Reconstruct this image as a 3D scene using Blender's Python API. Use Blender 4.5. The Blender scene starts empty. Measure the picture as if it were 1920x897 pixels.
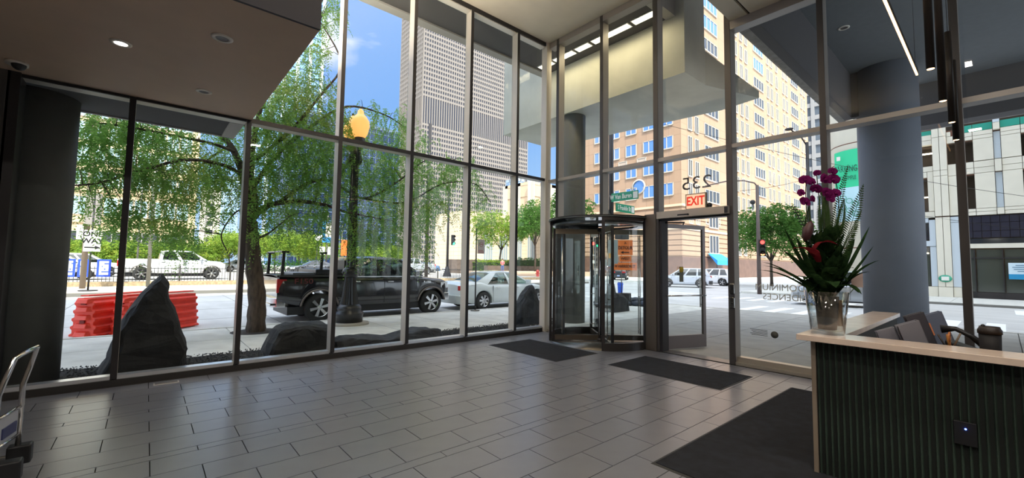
import bpy, bmesh, math, random
import numpy as np
from mathutils import Vector, Matrix

# ------------------------------------------------------------------ camera
YAW, PITCH, ROLL, FPX, EYE = 0.85918053, 0.06201551, 0.01446432, 792.8, 1.6
fw = Vector((math.cos(YAW)*math.cos(PITCH), math.sin(YAW)*math.cos(PITCH), math.sin(PITCH)))
rt = Vector((math.sin(YAW), -math.cos(YAW), 0)); up = rt.cross(fw)
RT = rt*math.cos(ROLL) + up*math.sin(ROLL); UP = -rt*math.sin(ROLL) + up*math.cos(ROLL)
sc = bpy.context.scene
COL = sc.collection
cam = bpy.data.cameras.new('camera'); camo = bpy.data.objects.new('camera', cam); COL.objects.link(camo)
cam.sensor_width = 36; cam.lens = FPX/1920*36; cam.clip_end = 3000; cam.clip_start = .05
m3 = Matrix((RT, UP, -fw)).transposed()
camo.matrix_world = Matrix.Translation((0, 0, EYE)) @ m3.to_4x4()
sc.camera = camo

# ------------------------------------------------------------------ sky, sun, exposure
w = bpy.data.worlds.new('world'); sc.world = w; w.use_nodes = True
nt = w.node_tree; nt.nodes.clear(); L = nt.links.new
def N(t, **k):
    n = nt.nodes.new(t)
    for a, b in k.items(): setattr(n, a, b)
    return n
out = N('ShaderNodeOutputWorld'); bg = N('ShaderNodeBackground'); bg.inputs[1].default_value = 0.43
tc = N('ShaderNodeTexCoord'); sep = N('ShaderNodeSeparateXYZ'); L(tc.outputs['Generated'], sep.inputs[0])
rampk = N('ShaderNodeValToRGB'); L(sep.outputs[2], rampk.inputs[0])
e = rampk.color_ramp.elements
e[0].position = 0.0; e[0].color = (.62, .80, 1.0, 1); e[1].position = 1; e[1].color = (.20, .38, .80, 1)
for p_, c_ in ((.12, (.42, .66, .98, 1)), (.32, (.20, .44, .92, 1)), (.6, (.17, .38, .85, 1))):
    el = e.new(p_); el.color = c_
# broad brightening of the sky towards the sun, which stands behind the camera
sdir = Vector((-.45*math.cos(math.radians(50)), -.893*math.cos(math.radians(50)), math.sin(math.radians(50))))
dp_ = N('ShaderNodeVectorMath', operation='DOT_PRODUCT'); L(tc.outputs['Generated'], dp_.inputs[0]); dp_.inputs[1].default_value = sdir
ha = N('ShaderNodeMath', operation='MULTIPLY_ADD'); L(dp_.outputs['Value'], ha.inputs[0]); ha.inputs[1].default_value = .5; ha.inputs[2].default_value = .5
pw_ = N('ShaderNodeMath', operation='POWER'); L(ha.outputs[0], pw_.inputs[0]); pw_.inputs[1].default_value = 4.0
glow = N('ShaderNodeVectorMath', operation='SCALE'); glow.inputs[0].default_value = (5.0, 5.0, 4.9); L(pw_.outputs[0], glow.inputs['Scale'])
mp = N('ShaderNodeMapping'); mp.inputs['Scale'].default_value = (1.3, 1.3, 3.2); mp.inputs['Location'].default_value = (.55, .1, .35)
L(tc.outputs['Generated'], mp.inputs[0])
nz = N('ShaderNodeTexNoise'); nz.inputs['Scale'].default_value = 1.9; nz.inputs['Detail'].default_value = 7; nz.inputs['Roughness'].default_value = .55
L(mp.outputs[0], nz.inputs[0])
cr = N('ShaderNodeValToRGB'); cr.color_ramp.elements[0].position = .62; cr.color_ramp.elements[1].position = .74; L(nz.outputs[0], cr.inputs[0])
fac = cr.outputs[0]
def puff(d, rad, prev):      # a single cumulus: angular distance to its middle, broken up by noise
    dd = N('ShaderNodeVectorMath', operation='DISTANCE'); L(tc.outputs['Generated'], dd.inputs[0]); dd.inputs[1].default_value = d
    n2 = N('ShaderNodeTexNoise'); n2.inputs['Scale'].default_value = 9; n2.inputs['Detail'].default_value = 8; L(tc.outputs['Generated'], n2.inputs[0])
    a = N('ShaderNodeMath', operation='MULTIPLY_ADD'); L(n2.outputs[0], a.inputs[0]); a.inputs[1].default_value = -rad*2.6; L(dd.outputs['Value'], a.inputs[2])
    mr = N('ShaderNodeMapRange'); L(a.outputs[0], mr.inputs[0]); mr.inputs[1].default_value = -rad*.35; mr.inputs[2].default_value = -rad*1.1; mr.inputs[3].default_value = 0; mr.inputs[4].default_value = 1; mr.clamp = True
    mm = N('ShaderNodeMath', operation='MAXIMUM'); L(prev, mm.inputs[0]); L(mr.outputs[0], mm.inputs[1]); return mm.outputs[0]
def rdir(px, py): return (RT*((px-960)/FPX) + UP*(-(py-448.5)/FPX) + fw).normalized()
fac = puff(rdir(612, 86), .052, fac); 
mx = N('ShaderNodeMix', data_type='RGBA'); L(fac, mx.inputs[0]); L(rampk.outputs[0], mx.inputs[6]); mx.inputs[7].default_value = (1.05, 1.05, 1.08, 1)
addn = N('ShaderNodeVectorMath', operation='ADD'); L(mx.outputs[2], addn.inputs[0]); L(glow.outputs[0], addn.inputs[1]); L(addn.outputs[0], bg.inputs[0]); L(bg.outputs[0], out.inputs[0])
sunl = bpy.data.lights.new('sun', 'SUN'); sunl.energy = 2.8; sunl.angle = .009; sunl.color = (1, .93, .8)
sun = bpy.data.objects.new('sun', sunl); COL.objects.link(sun)
SUNEL, SUNX, SUNY = math.radians(50), .45, .893       # light travels towards +x +y and down
sun.rotation_euler = Vector((SUNX*math.cos(SUNEL), SUNY*math.cos(SUNEL), -math.sin(SUNEL))).to_track_quat('-Z', 'Y').to_euler()
sc.view_settings.view_transform = 'Standard'; sc.view_settings.look = 'None'; sc.view_settings.gamma = 1
sc.view_settings.use_curve_mapping = False
sc.view_settings.exposure = 1.3
sc.cycles.transparent_max_bounces = 24
sc.cycles.max_bounces = 10; sc.cycles.sample_clamp_indirect = 4; sc.cycles.caustics_reflective = False; sc.cycles.caustics_refractive = False
def area(name, loc, rot, sx, sy, power, color=(1, .9, .75)):
    l = bpy.data.lights.new(name, 'AREA'); l.shape = 'RECTANGLE'; l.size = sx; l.size_y = sy; l.energy = power; l.color = color
    o = bpy.data.objects.new(name, l); COL.objects.link(o); o.location = loc; o.rotation_euler = rot
    return o

# ------------------------------------------------------------------ helpers
def ray(px, py): return RT*((px-960)/FPX) + UP*(-(py-448.5)/FPX) + fw
def atz(px, py, z=0.0): r = ray(px, py); t = (z-EYE)/r.z; return Vector((0, 0, EYE)) + r*t
def aty(px, py, y): r = ray(px, py); return Vector((0, 0, EYE)) + r*(y/r.y)
def atx(px, py, x): r = ray(px, py); return Vector((0, 0, EYE)) + r*(x/r.x)

MATS = {}
def mat(name, col, rough=.6, metal=0., spec=.5, noise=0., nscale=8., bump=0., bscale=40., emis=None, estr=0., coat=0., trans=0., col2=None, alpha=1., stretch=None):
    if name in MATS: return MATS[name]
    m = bpy.data.materials.new(name); m.use_nodes = True; t = m.node_tree; b = t.nodes['Principled BSDF']
    b.inputs['Base Color'].default_value = (*col, 1); b.inputs['Roughness'].default_value = rough
    b.inputs['Metallic'].default_value = metal; b.inputs['Specular IOR Level'].default_value = spec
    b.inputs['Coat Weight'].default_value = coat; b.inputs['Coat Roughness'].default_value = .05
    if emis: b.inputs['Emission Color'].default_value = (*emis, 1); b.inputs['Emission Strength'].default_value = estr
    co = t.nodes.new('ShaderNodeTexCoord'); src = co.outputs['Object']
    if stretch:
        ms = t.nodes.new('ShaderNodeMapping'); ms.inputs['Scale'].default_value = stretch; t.links.new(src, ms.inputs[0]); src = ms.outputs[0]
    if noise:
        n = t.nodes.new('ShaderNodeTexNoise'); n.inputs['Scale'].default_value = nscale; n.inputs['Detail'].default_value = 5
        t.links.new(src, n.inputs[0])
        mxx = t.nodes.new('ShaderNodeMix'); mxx.data_type = 'RGBA'
        c2 = col2 or tuple(min(1, c*(1-noise)) for c in col)
        mxx.inputs[6].default_value = (*col, 1) if col2 else (*[min(1, c*(1+noise*.5)) for c in col], 1)
        mxx.inputs[7].default_value = (*c2, 1)
        r = t.nodes.new('ShaderNodeValToRGB'); r.color_ramp.elements[0].position = .35; r.color_ramp.elements[1].position = .65
        t.links.new(n.outputs[0], r.inputs[0]); t.links.new(r.outputs[0], mxx.inputs[0]); t.links.new(mxx.outputs[2], b.inputs['Base Color'])
    if bump:
        n2 = t.nodes.new('ShaderNodeTexNoise'); n2.inputs['Scale'].default_value = bscale; n2.inputs['Detail'].default_value = 4
        t.links.new(src, n2.inputs[0])
        bp = t.nodes.new('ShaderNodeBump'); bp.inputs['Strength'].default_value = bump; bp.inputs['Distance'].default_value = .02
        t.links.new(n2.outputs[0], bp.inputs['Height']); t.links.new(bp.outputs[0], b.inputs['Normal'])
    MATS[name] = m; return m
def glassmat(name, tint=(.93, .96, .95), refl=1.0, dark=0.0):
    m = bpy.data.materials.new(name); m.use_nodes = True; t = m.node_tree; t.nodes.clear()
    o = t.nodes.new('ShaderNodeOutputMaterial'); tr = t.nodes.new('ShaderNodeBsdfTransparent'); tr.inputs[0].default_value = (*tint, 1)
    gl = t.nodes.new('ShaderNodeBsdfGlossy'); gl.inputs['Roughness'].default_value = .0; gl.inputs[0].default_value = (1, 1, 1, 1)
    lw = t.nodes.new('ShaderNodeLayerWeight'); lw.inputs[0].default_value = .5
    pw = t.nodes.new('ShaderNodeMath'); pw.operation = 'POWER'; pw.inputs[1].default_value = 5; t.links.new(lw.outputs['Facing'], pw.inputs[0])
    ma = t.nodes.new('ShaderNodeMath'); ma.operation = 'MULTIPLY_ADD'; ma.inputs[1].default_value = .85*refl; ma.inputs[2].default_value = .06*refl
    t.links.new(pw.outputs[0], ma.inputs[0]); mi = t.nodes.new('ShaderNodeMixShader')
    t.links.new(ma.outputs[0], mi.inputs[0]); t.links.new(tr.outputs[0], mi.inputs[1]); t.links.new(gl.outputs[0], mi.inputs[2])
    t.links.new(mi.outputs[0], o.inputs[0]); return m
def leafmat(name, c1, c2, c3, scale=1.2, trans=.5):
    m = bpy.data.materials.new(name); m.use_nodes = True; t = m.node_tree; t.nodes.clear()
    o = t.nodes.new('ShaderNodeOutputMaterial'); d = t.nodes.new('ShaderNodeBsdfDiffuse'); s = t.nodes.new('ShaderNodeBsdfTranslucent')
    co = t.nodes.new('ShaderNodeTexCoord'); n = t.nodes.new('ShaderNodeTexNoise'); n.inputs['Scale'].default_value = scale; n.inputs['Detail'].default_value = 8
    n.inputs['Roughness'].default_value = .75; t.links.new(co.outputs['Object'], n.inputs[0])
    r = t.nodes.new('ShaderNodeValToRGB'); r.color_ramp.elements[0].position = .3; r.color_ramp.elements[0].color = (*c1, 1)
    r.color_ramp.elements[1].position = .52; r.color_ramp.elements[1].color = (*c2, 1); q = r.color_ramp.elements.new(.68); q.color = (*c3, 1)
    t.links.new(n.outputs[0], r.inputs[0]); t.links.new(r.outputs[0], d.inputs[0]); t.links.new(r.outputs[0], s.inputs[0])
    mi = t.nodes.new('ShaderNodeMixShader'); mi.inputs[0].default_value = trans
    t.links.new(d.outputs[0], mi.inputs[1]); t.links.new(s.outputs[0], mi.inputs[2]); t.links.new(mi.outputs[0], o.inputs[0]); return m

def tag(o, label=None, cat=None, group=None, kind=None):
    if label: o['label'] = label
    if cat: o['category'] = cat
    if group: o['group'] = group
    if kind: o['kind'] = kind
    return o
def thing(name, label, cat, loc=(0, 0, 0), rz=0, group=None, kind=None):
    o = bpy.data.objects.new(name, None); COL.objects.link(o); o.empty_display_size = .1
    o.location = loc; o.rotation_euler = (0, 0, rz); return tag(o, label, cat, group, kind)
def dup(root, loc=None, rz=None, label=None, group=None, parent=None):
    c = root.copy(); COL.objects.link(c)
    if parent is not None: c.parent = parent
    if loc is not None: c.location = loc
    if rz is not None: c.rotation_euler = (0, 0, rz)
    if label: c['label'] = label
    if group: c['group'] = group
    for ch in list(root.children): dup(ch, parent=c)
    return c

class MB:
    """collects geometry; build() links it as one mesh object"""
    def __init__(s): s.v = []; s.f = []; s.mi = []; s.cur = 0; s.sm = []
    def add(s, vs, fs, smooth=False):
        o = len(s.v); s.v += [tuple(v) for v in vs]
        for f in fs: s.f.append(tuple(i+o for i in f)); s.mi.append(s.cur); s.sm.append(smooth)
        return s
    def box(s, a, b):
        x0, x1 = sorted((a[0], b[0])); y0, y1 = sorted((a[1], b[1])); z0, z1 = sorted((a[2], b[2]))
        return s.add([(x0,y0,z0),(x1,y0,z0),(x1,y1,z0),(x0,y1,z0),(x0,y0,z1),(x1,y0,z1),(x1,y1,z1),(x0,y1,z1)],
            [(3,2,1,0),(4,5,6,7),(0,1,5,4),(1,2,6,5),(2,3,7,6),(3,0,4,7)])
    def cbox(s, c, d, m=None):
        x, y, z = d[0]/2, d[1]/2, d[2]/2; vs = [Vector(p) for p in [(-x,-y,-z),(x,-y,-z),(x,y,-z),(-x,y,-z),(-x,-y,z),(x,-y,z),(x,y,z),(-x,y,z)]]
        if m is not None: vs = [m @ v for v in vs]
        return s.add([v+Vector(c) for v in vs], [(3,2,1,0),(4,5,6,7),(0,1,5,4),(1,2,6,5),(2,3,7,6),(3,0,4,7)])
    def quad(s, *p): return s.add(p, [tuple(range(len(p)))])
    def prism(s, poly, z0, z1):
        n = len(poly); vs = [(p[0],p[1],z0) for p in poly]+[(p[0],p[1],z1) for p in poly]
        return s.add(vs, [tuple(range(n))[::-1], tuple(range(n, 2*n))]+[(i,(i+1)%n,n+(i+1)%n,n+i) for i in range(n)])
    def prism_dir(s, poly, d):
        n = len(poly); d = Vector(d); vs = [Vector(p) for p in poly]; vs += [v+d for v in vs]
        return s.add(vs, [tuple(range(n))[::-1], tuple(range(n, 2*n))]+[(i,(i+1)%n,n+(i+1)%n,n+i) for i in range(n)])
    def lathe(s, prof, c=(0,0,0), seg=20, axis='z', flute=0, smooth=True, cap=True):
        n = len(prof); vs = []
        for k in range(seg):
            a = 2*math.pi*k/seg
            for r, z in prof:
                rr = r*(1-(flute if k % 2 else 0)); p = (rr*math.cos(a), rr*math.sin(a), z)
                if axis == 'x': p = (z, p[0], p[1])
                if axis == 'y': p = (p[0], z, p[1])
                vs.append((p[0]+c[0], p[1]+c[1], p[2]+c[2]))
        fs = []
        for k in range(seg):
            k2 = (k+1) % seg
            for i in range(n-1): fs.append((k*n+i, k2*n+i, k2*n+i+1, k*n+i+1))
        if cap: fs.append(tuple(k*n for k in range(seg))[::-1]); fs.append(tuple(k*n+n-1 for k in range(seg)))
        return s.add(vs, fs, smooth)
    def cyl(s, c, r, h, seg=20, axis='z', smooth=True): return s.lathe([(r,0),(r,h)], c, seg, axis, 0, smooth)
    def tube(s, pts, r, seg=8, smooth=True):
        pts = [Vector(p) for p in pts]; n = len(pts); rs = r if isinstance(r, (list, tuple)) else [r]*n; vs = []; ref = Vector((0,0,1))
        pn = None
        for i, p in enumerate(pts):
            t = (pts[min(i+1,n-1)]-pts[max(i-1,0)]).normalized()
            if pn is None: q = t.cross(ref if abs(t.z) < .9 else Vector((1,0,0))).normalized()
            else: q = (pn - t*pn.dot(t)).normalized()
            pn = q; b = t.cross(q)
            for k in range(seg):
                a = 2*math.pi*k/seg; vs.append(p+(q*math.cos(a)+b*math.sin(a))*rs[i])
        fs = [(i*seg+k, i*seg+(k+1)%seg, (i+1)*seg+(k+1)%seg, (i+1)*seg+k) for i in range(n-1) for k in range(seg)]
        fs += [tuple(range(seg))[::-1], tuple((n-1)*seg+k for k in range(seg))]
        return s.add(vs, fs, smooth)
    def sphere(s, c, r, seg=14, rings=8, sc_=(1,1,1)):
        prof = [(max(1e-4, r*math.sin(math.pi*i/rings)), -r*math.cos(math.pi*i/rings)) for i in range(rings+1)]
        o = len(s.v); s.lathe(prof, (0,0,0), seg)
        for i in range(o, len(s.v)): v = s.v[i]; s.v[i] = (v[0]*sc_[0]+c[0], v[1]*sc_[1]+c[1], v[2]*sc_[2]+c[2])
        return s
    def grid(s, rows, closed=False, smooth=True):
        n = len(rows[0]); vs = [p for r in rows for p in r]
        fs = [(i*n+k, i*n+(k+1)%n, (i+1)*n+(k+1)%n, (i+1)*n+k) for i in range(len(rows)-1) for k in range(n if closed else n-1)]
        return s.add(vs, fs, smooth)
    def xf(s, m, start=0):
        for i in range(start, len(s.v)): s.v[i] = tuple(m @ Vector(s.v[i]))
        return s
    def mesh(s, name, mats):
        me = bpy.data.meshes.new(name); me.from_pydata(s.v, [], s.f)
        for m in (mats if isinstance(mats, (list, tuple)) else [mats]): me.materials.append(m)
        me.polygons.foreach_set('material_index', s.mi); me.polygons.foreach_set('use_smooth', s.sm); me.update(); return me
    def build(s, name, mats, parent=None, bevel=0, world=False, recalc=False):
        if world and parent is not None:
            l = parent.location; s.v = [(v[0]-l.x, v[1]-l.y, v[2]-l.z) for v in s.v]
        me = s.mesh(name, mats)
        if recalc:
            bm = bmesh.new(); bm.from_mesh(me); bmesh.ops.recalc_face_normals(bm, faces=bm.faces); bm.to_mesh(me); bm.free()
        o = bpy.data.objects.new(name, me); COL.objects.link(o)
        if parent is not None: o.parent = parent
        if bevel:
            b = o.modifiers.new('bevel', 'BEVEL'); b.width = bevel; b.segments = 2; b.limit_method = 'ANGLE'; b.angle_limit = .7
        return o
def link(name, me, parent, loc=(0,0,0), rot=(0,0,0), scale=None):
    o = bpy.data.objects.new(name, me); COL.objects.link(o); o.parent = parent; o.location = loc; o.rotation_euler = rot
    if scale: o.scale = scale
    return o
def struct(o): o['kind'] = 'structure'; return o

FONT = {}
def text(name, s, origin, right, upv, size, m, parent=None, ext=.002, align='CENTER', sx=1.0, bold=0.0, mirror=False):
    """flat lettering as mesh; origin = anchor point in the parent's frame"""
    cu = bpy.data.curves.new('t', 'FONT'); cu.body = s; cu.size = size; cu.extrude = ext; cu.align_x = align; cu.align_y = 'CENTER'; cu.offset = bold
    cu.resolution_u = 3
    t = bpy.data.objects.new('t', cu); COL.objects.link(t)
    me = bpy.data.meshes.new_from_object(t.evaluated_get(bpy.context.evaluated_depsgraph_get()))
    bpy.data.objects.remove(t); bpy.data.curves.remove(cu)
    r = Vector(right).normalized(); u = Vector(upv).normalized(); n = r.cross(u); o_ = Vector(origin)
    for v in me.vertices: v.co = o_ + r*v.co.x*sx + u*v.co.y + n*v.co.z
    me.materials.clear(); me.materials.append(m); me.name = name
    o = bpy.data.objects.new(name, me); COL.objects.link(o)
    if parent is not None: o.parent = parent
    return o

def H(c): # sRGB 0-255 -> linear
    return tuple(((x/255)/12.92 if x/255 <= .04045 else ((x/255+.055)/1.055)**2.4) for x in c)
GLASS = glassmat('window_glass', refl=.38)
DOORGLASS = glassmat('door_glass', (.92, .965, .95), .9)
ALU = mat('anodised_aluminium', H((214,208,198)), .4, .1)
DALU = mat('bronze_and_shaded_aluminium', H((48,46,48)), .4, .3)  # bronze parts, and window frame fronts with their shade put into the colour
CHROME = mat('chrome', (.75,.75,.75), .12, 1)
BLACK = mat('black_plastic', (.012,.012,.014), .45)
RUBBER = mat('tyre_rubber', (.02,.02,.02), .8, bump=.3)
WHITE = mat('white_paint', (.8,.8,.8), .5)
CONC = mat('concrete', H((186,186,182)), .85, noise=.18, nscale=3, bump=.3)
# ------------------------------------------------------------------ ground outside
ROADM = mat('road_concrete', H((190,190,188)), .9, noise=.12, nscale=1.5, bump=.2, bscale=30, stretch=(1,.25,1))
SLABM = mat('sidewalk_concrete', H((208,207,200)), .9, noise=.14, nscale=2, bump=.3, bscale=50)
LOTM = mat('lot_asphalt', H((170,166,158)), .9, noise=.2, nscale=.6)
YW, XD = 7.35, 7.48                     # inner planes of the two window walls
rd = MB(); rd.box((-60, 12.35, -.6), (400, 27.4, -.12)); rd.box((17.6, -80, -.6), (31.5, 12.35, -.12)); rd.box((34, 27.4, -.6), (40, 400, -.12)); rd.box((40, 12, -.6), (400, 27.4, -.119))
tag(struct(rd.build('road', ROADM)), 'pale concrete street around the corner')
# expansion joints of the road: recessed grooves read as thin tar seams
sj = MB()
for y in (15.4, 18.6, 21.8, 25): sj.box((-60, y-.012, -.125), (60, y+.012, -.117))
for x in range(-12, 60, 5): sj.box((x-.01, 12.4, -.125), (x+.01, 27.4, -.117))
tag(struct(sj.build('road_joint', mat('tar_seam', H((120,120,118)), .9))))
def pavement(name, x0, x1, y0, y1, dx, dy, z, m, skip=lambda x, y: False, base=-.6):
    root = thing(name, None, None, (0, 0, 0), kind='structure')
    b = MB(); b.box((x0, y0, base), (x1, y1, z-.03)); b.build('bedding', mat('joint_dirt', H((120,118,112)), .9), root)
    me = None; nx = max(1, round((x1-x0)/dx)); ny = max(1, round((y1-y0)/dy)); dx = (x1-x0)/nx; dy = (y1-y0)/ny
    g = MB(); g.box((.008, .008, -.06), (dx-.008, dy-.008, 0)); me = g.mesh('slab', m)
    for i in range(nx):
        for j in range(ny):
            if skip(x0+i*dx, y0+j*dy): continue
            link('slab', me, root, (x0+i*dx, y0+j*dy, z))
    return root
random.seed(4)
pv = pavement('sidewalk', -8, 17.4, 8.75, 12.2, 1.55, 1.72, .0, SLABM)
pv2 = pavement('plaza_pavement', 7.72, 17.4, -8, 7.6, 1.6, 1.56, .0, mat('plaza_concrete', H((168,167,162)), .9, noise=.12, nscale=2, bump=.3, bscale=50))
k = MB(); k.box((-8, 12.2, -.4), (17.55, 12.36, .01)); k.box((17.4, -8, -.4), (17.56, 12.36, .01)); struct(k.build('kerb', mat('kerb_concrete', H((190,188,180)), .85, noise=.15)))
gb = MB(); gb.box((7.72, 7.6, -.4), (17.4, 8.75, -.002)); struct(gb.build('plaza_edge', SLABM))
gd = MB(); gd.box((-8, 7.62, -.4), (7.72, 8.75, .02)); struct(gd.build('planting_bed', mat('soil', (.02,.019,.018), .95, bump=.8, bscale=25)))
gr = MB()
for i in range(8000):
    x = random.uniform(-3, 9.6); y = random.uniform(7.66, 8.85); r = random.uniform(.008, .019)
    if x > 7.7 and y < 7.9: continue
    if math.hypot(x+1.22, y-8.22) < .5 or math.hypot(x-9.35, y-8.12) < .42: continue
    h = r*random.uniform(.6, 1); a = random.uniform(0, 6.28); z = .022 + random.uniform(0, .022)
    vs = [(x+r*math.cos(a+t*1.571)*random.uniform(.7,1.1), y+r*math.sin(a+t*1.571)*random.uniform(.7,1.1), z+random.uniform(-.3,.3)*h) for t in range(4)] + [(x,y,z+h),(x,y,z-h)]
    gr.add(vs, [(0,1,4),(1,2,4),(2,3,4),(3,0,4),(1,0,5),(2,1,5),(3,2,5),(0,3,5)])
tag(gr.build('gravel', mat('dark_gravel', H((70,72,76)), .8, noise=.7, nscale=60)), 'dark grey gravel strip along the outside of the long window wall', 'gravel', kind='stuff')
# far sides of the streets
fs = pavement('far_sidewalk', -40, 34, 27.4, 33, 2.8, 2.8, .08, mat('far_concrete', H((214,206,190)), .9, noise=.15, nscale=.8))
lot = MB(); lot.box((-60, 33, -.6), (34, 130, .33)); struct(lot.build('parking_lot_ground', LOTM))
fs2 = pavement('garage_sidewalk', 31.5, 37.9, -22, 4.5, 2.13, 2.6, .02, SLABM)
gx = MB(); gx.box((31.5, 4.5, -.6), (60, 12, .02)); gx.box((40, 27.4, -.6), (400, 120, .0)); gx.box((-400, 130, -.8), (400, 600, -.01)); gx.box((60, -80, -.6), (400, 12, .02))
struct(gx.build('city_ground', SLABM))
cw = thing('crosswalk', None, None, (0, 0, -.118), kind='structure')
cme = MB().box((0, 0, 0), (3.0, .42, .006)).mesh('stripe', mat('road_paint', H((235,238,240)), .7))
for i in range(9): link('stripe', cme, cw, (18.6+0, -1+i*1.0, 0))
for i in range(9): link('stripe', cme, cw, (24.5, 3.0+i*.95, 0))
cme2 = MB().box((0, 0, 0), (.42, 2.6, .006)).mesh('stripe', MATS['road_paint'])
for i in range(10): link('stripe', cme2, cw, (19+i*.98, 13.2, 0))
for i in range(6): link('stripe', cme, cw, (26.8, -4.2+i*.7, 0))

# ------------------------------------------------------------------ lobby shell
WALLM = mat('lobby_wall_paint', H((120,112,104)), .8, noise=.05)
CEILM = mat('ceiling_plaster', H((226,216,196)), .85, noise=.05, nscale=2)
SOFM = mat('soffit_paint', H((200,174,150)), .6, noise=.05, nscale=2)
DARKFACE = mat('navy_fascia', H((30,29,42)), .6)
# floor: grout bed and each tile
TILE = mat('porcelain_tile', H((110,112,120)), .30, spec=1.0, noise=.07, nscale=5)
TILE.node_tree.nodes['Principled BSDF'].inputs['IOR'].default_value = 1.7
fl = thing('floor', None, None, (0, 0, 0), kind='structure')
MB().box((-6, -5, -.5), (7.72, 7.66, -.012)).build('grout', mat('grout', H((26,25,26)), .95, spec=.1), fl)
ys = [7.35]; kind_ = []
y = 7.35; seq = 0
rows = []
while y > -5:
    if seq % 5 == 4: h = .11
    else: h = .3275
    # rows counted downwards from the row under the window: narrow rows land on 5.93, 4.51, 3.09 ...
    rows.append((y-h, y)); y -= h; seq += 1
cand = []
for ri, (ya, yb) in enumerate(rows):
    par = (ri + 0) % 2
    x = .416 - .627*10 + (.3135 if par == 0 else 0)
    while x < 7.44:
        xa, xb = x, min(x+.627, 7.44)
        c = Vector(((xa+xb)/2, (ya+yb)/2, 0)) - Vector((0, 0, EYE)); cz = c.dot(fw)
        if cz > .5:
            px = 960+FPX*c.dot(RT)/cz; py = 448.5-FPX*c.dot(UP)/cz
            vis = -60 < px < 1560 and py < 960 and ya > .9
        else: vis = False
        hid = (ya < 1.9 and xa > 3.3) or xa < -1.6
        cand.append((0 if (vis and not hid) else 1, cz if cz > 0 else 99, xa, xb, ya, yb)); x += .627
cand.sort()
tm = {}
rest = MB()
for i, (nv, cz, xa, xb, ya, yb) in enumerate(cand):
    g = .0036
    if i < 300 and nv == 0:
        key = (round(xb-xa, 3), round(yb-ya, 3))
        if key not in tm:
            q = MB(); q.box((g, g, -.012), (xb-xa-g, yb-ya-g, 0)); tm[key] = q.mesh('tile', TILE)
        link('tile', tm[key], fl, (xa, ya, random.uniform(-.0004, .0004)))
    else: rest.box((xa+g, ya+g, -.012), (xb-g, yb-g, 0))
rest.build('far_tile', TILE, fl)['kind'] = 'stuff'
struct(MB().box((-6, 7.35, -.005), (6.4, 7.42, .004)).build('trim_1', mat('dark_floor_trim', H((56,52,50)), .5)))

# walls behind and beside the camera
struct(MB().box((-6.2, -5, -.5), (-6, 7.3, 7.4)).build('wall_left', WALLM))
struct(MB().box((-6.2, -5.2, -.5), (7.6, -5, 7.4)).build('wall_back', WALLM))
struct(MB().box((-6.2, 7.3, -.5), (-1.28, 7.6, 3.74)).build('wall_front', mat('dark_wall_panel', H((70,68,66)), .6)))
# ceilings: high over the corner, lower towards the desk, lowest over the left bay
c = MB(); c.box((-6.2, 2.92, 7.25), (7.7, 7.7, 7.55)); struct(c.build('ceiling', CEILM))
c = MB(); c.box((-6.2, -5.2, 5.9), (7.7, 2.62, 7.3)); struct(c.build('ceiling_low', CEILM))
struct(MB().box((-6.2, 2.66, 5.9), (7.66, 2.94, 7.3)).build('trim_2', CEILM))
struct(MB().box((-6.2, 2.61, 5.94), (7.6, 2.67, 6.1)).build('trim_3', BLACK))
lb = thing('ceiling_bulkhead', None, None, (0, 0, 0), kind='structure')
MB().box((-6.1, 4.03, 3.735), (1.1, 7.62, 3.76)).build('underside', SOFM, lb)
MB().box((-6.1, 4.0, 3.73), (1.1, 4.03, 7.24)).build('face', DARKFACE, lb)
MB().box((1.07, 4.02, 3.74), (1.1, 7.35, 7.24)).build('side', DARKFACE, lb)

# ------------------------------------------------------------------ long window wall (wall along x)
win = thing('window_1', None, None, (0, 0, 0), kind='structure')
mx_ = [-.24, 1.07, 2.42, 3.77, 5.12, 6.47]
GY = 7.52
def mull(x, z0, z1, wd=.065, dp=.21, y0=None):
    y0 = YW if y0 is None else y0
    m = MB(); m.box((x-wd/2+.004, y0+.012, z0), (x+wd/2, y0+dp, z1)); m.cur = 1; m.box((x-wd/2+.002, y0, z0), (x+wd/2+.002, y0+.012, z1)); return m  # pale body; the front strip's unlit darkness is put into its colour
for i, x in enumerate(mx_):
    mull(x, .1, 3.73 if i < 1 else 7.25).build('mullion', [ALU, DALU], win)
MB().box((-1.3, 7.3, 0), (-1.2, 7.6, 3.74)).build('end_post', DALU, win)
edges = [-1.24]+mx_+[7.42]
for i in range(len(edges)-1):
    a, b = edges[i]+.033, edges[i+1]-.033
    t = MB(); t.box((a, YW+.03, 3.70), (b, YW+.2, 3.765)); t.cur = 1; t.box((a, YW, 3.70), (b, YW+.03, 3.765)); t.build('transom', [ALU, DALU], win)  # transom front darkened in colour like the unlit mullion fronts
    s = MB(); s.box((a, YW+.05, .085), (b, YW+.2, .13)); s.build('sill', mat('bright_aluminium', H((222,225,230)), .3, .75), win)
    MB().quad((a, GY, .12), (b, GY, .12), (b, GY, 3.71), (a, GY, 3.71)).build('pane', GLASS, win)
    if i >= 1+0 and edges[i] > 1:
        MB().quad((a, GY, 3.76), (b, GY, 3.76), (b, GY, 7.2), (a, GY, 7.2)).build('pane', GLASS, win)
        h = MB(); h.box((a, YW+.03, 7.14), (b, YW+.2, 7.25)); h.cur = 1; h.box((a, YW, 7.16), (b, YW+.03, 7.25)); h.build('head', [ALU, DALU], win)
k = MB(); k.box((-1.3, YW+.08, -.01), (7.48, YW+.3, .09)); k.build('kerb_rail', DALU, win)
MB().box((-1.3, YW+.02, 0), (7.3, YW+.08, .085)).build('kerb_face', mat('dark_aluminium', H((52,50,49)), .45, .3), win)
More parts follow.
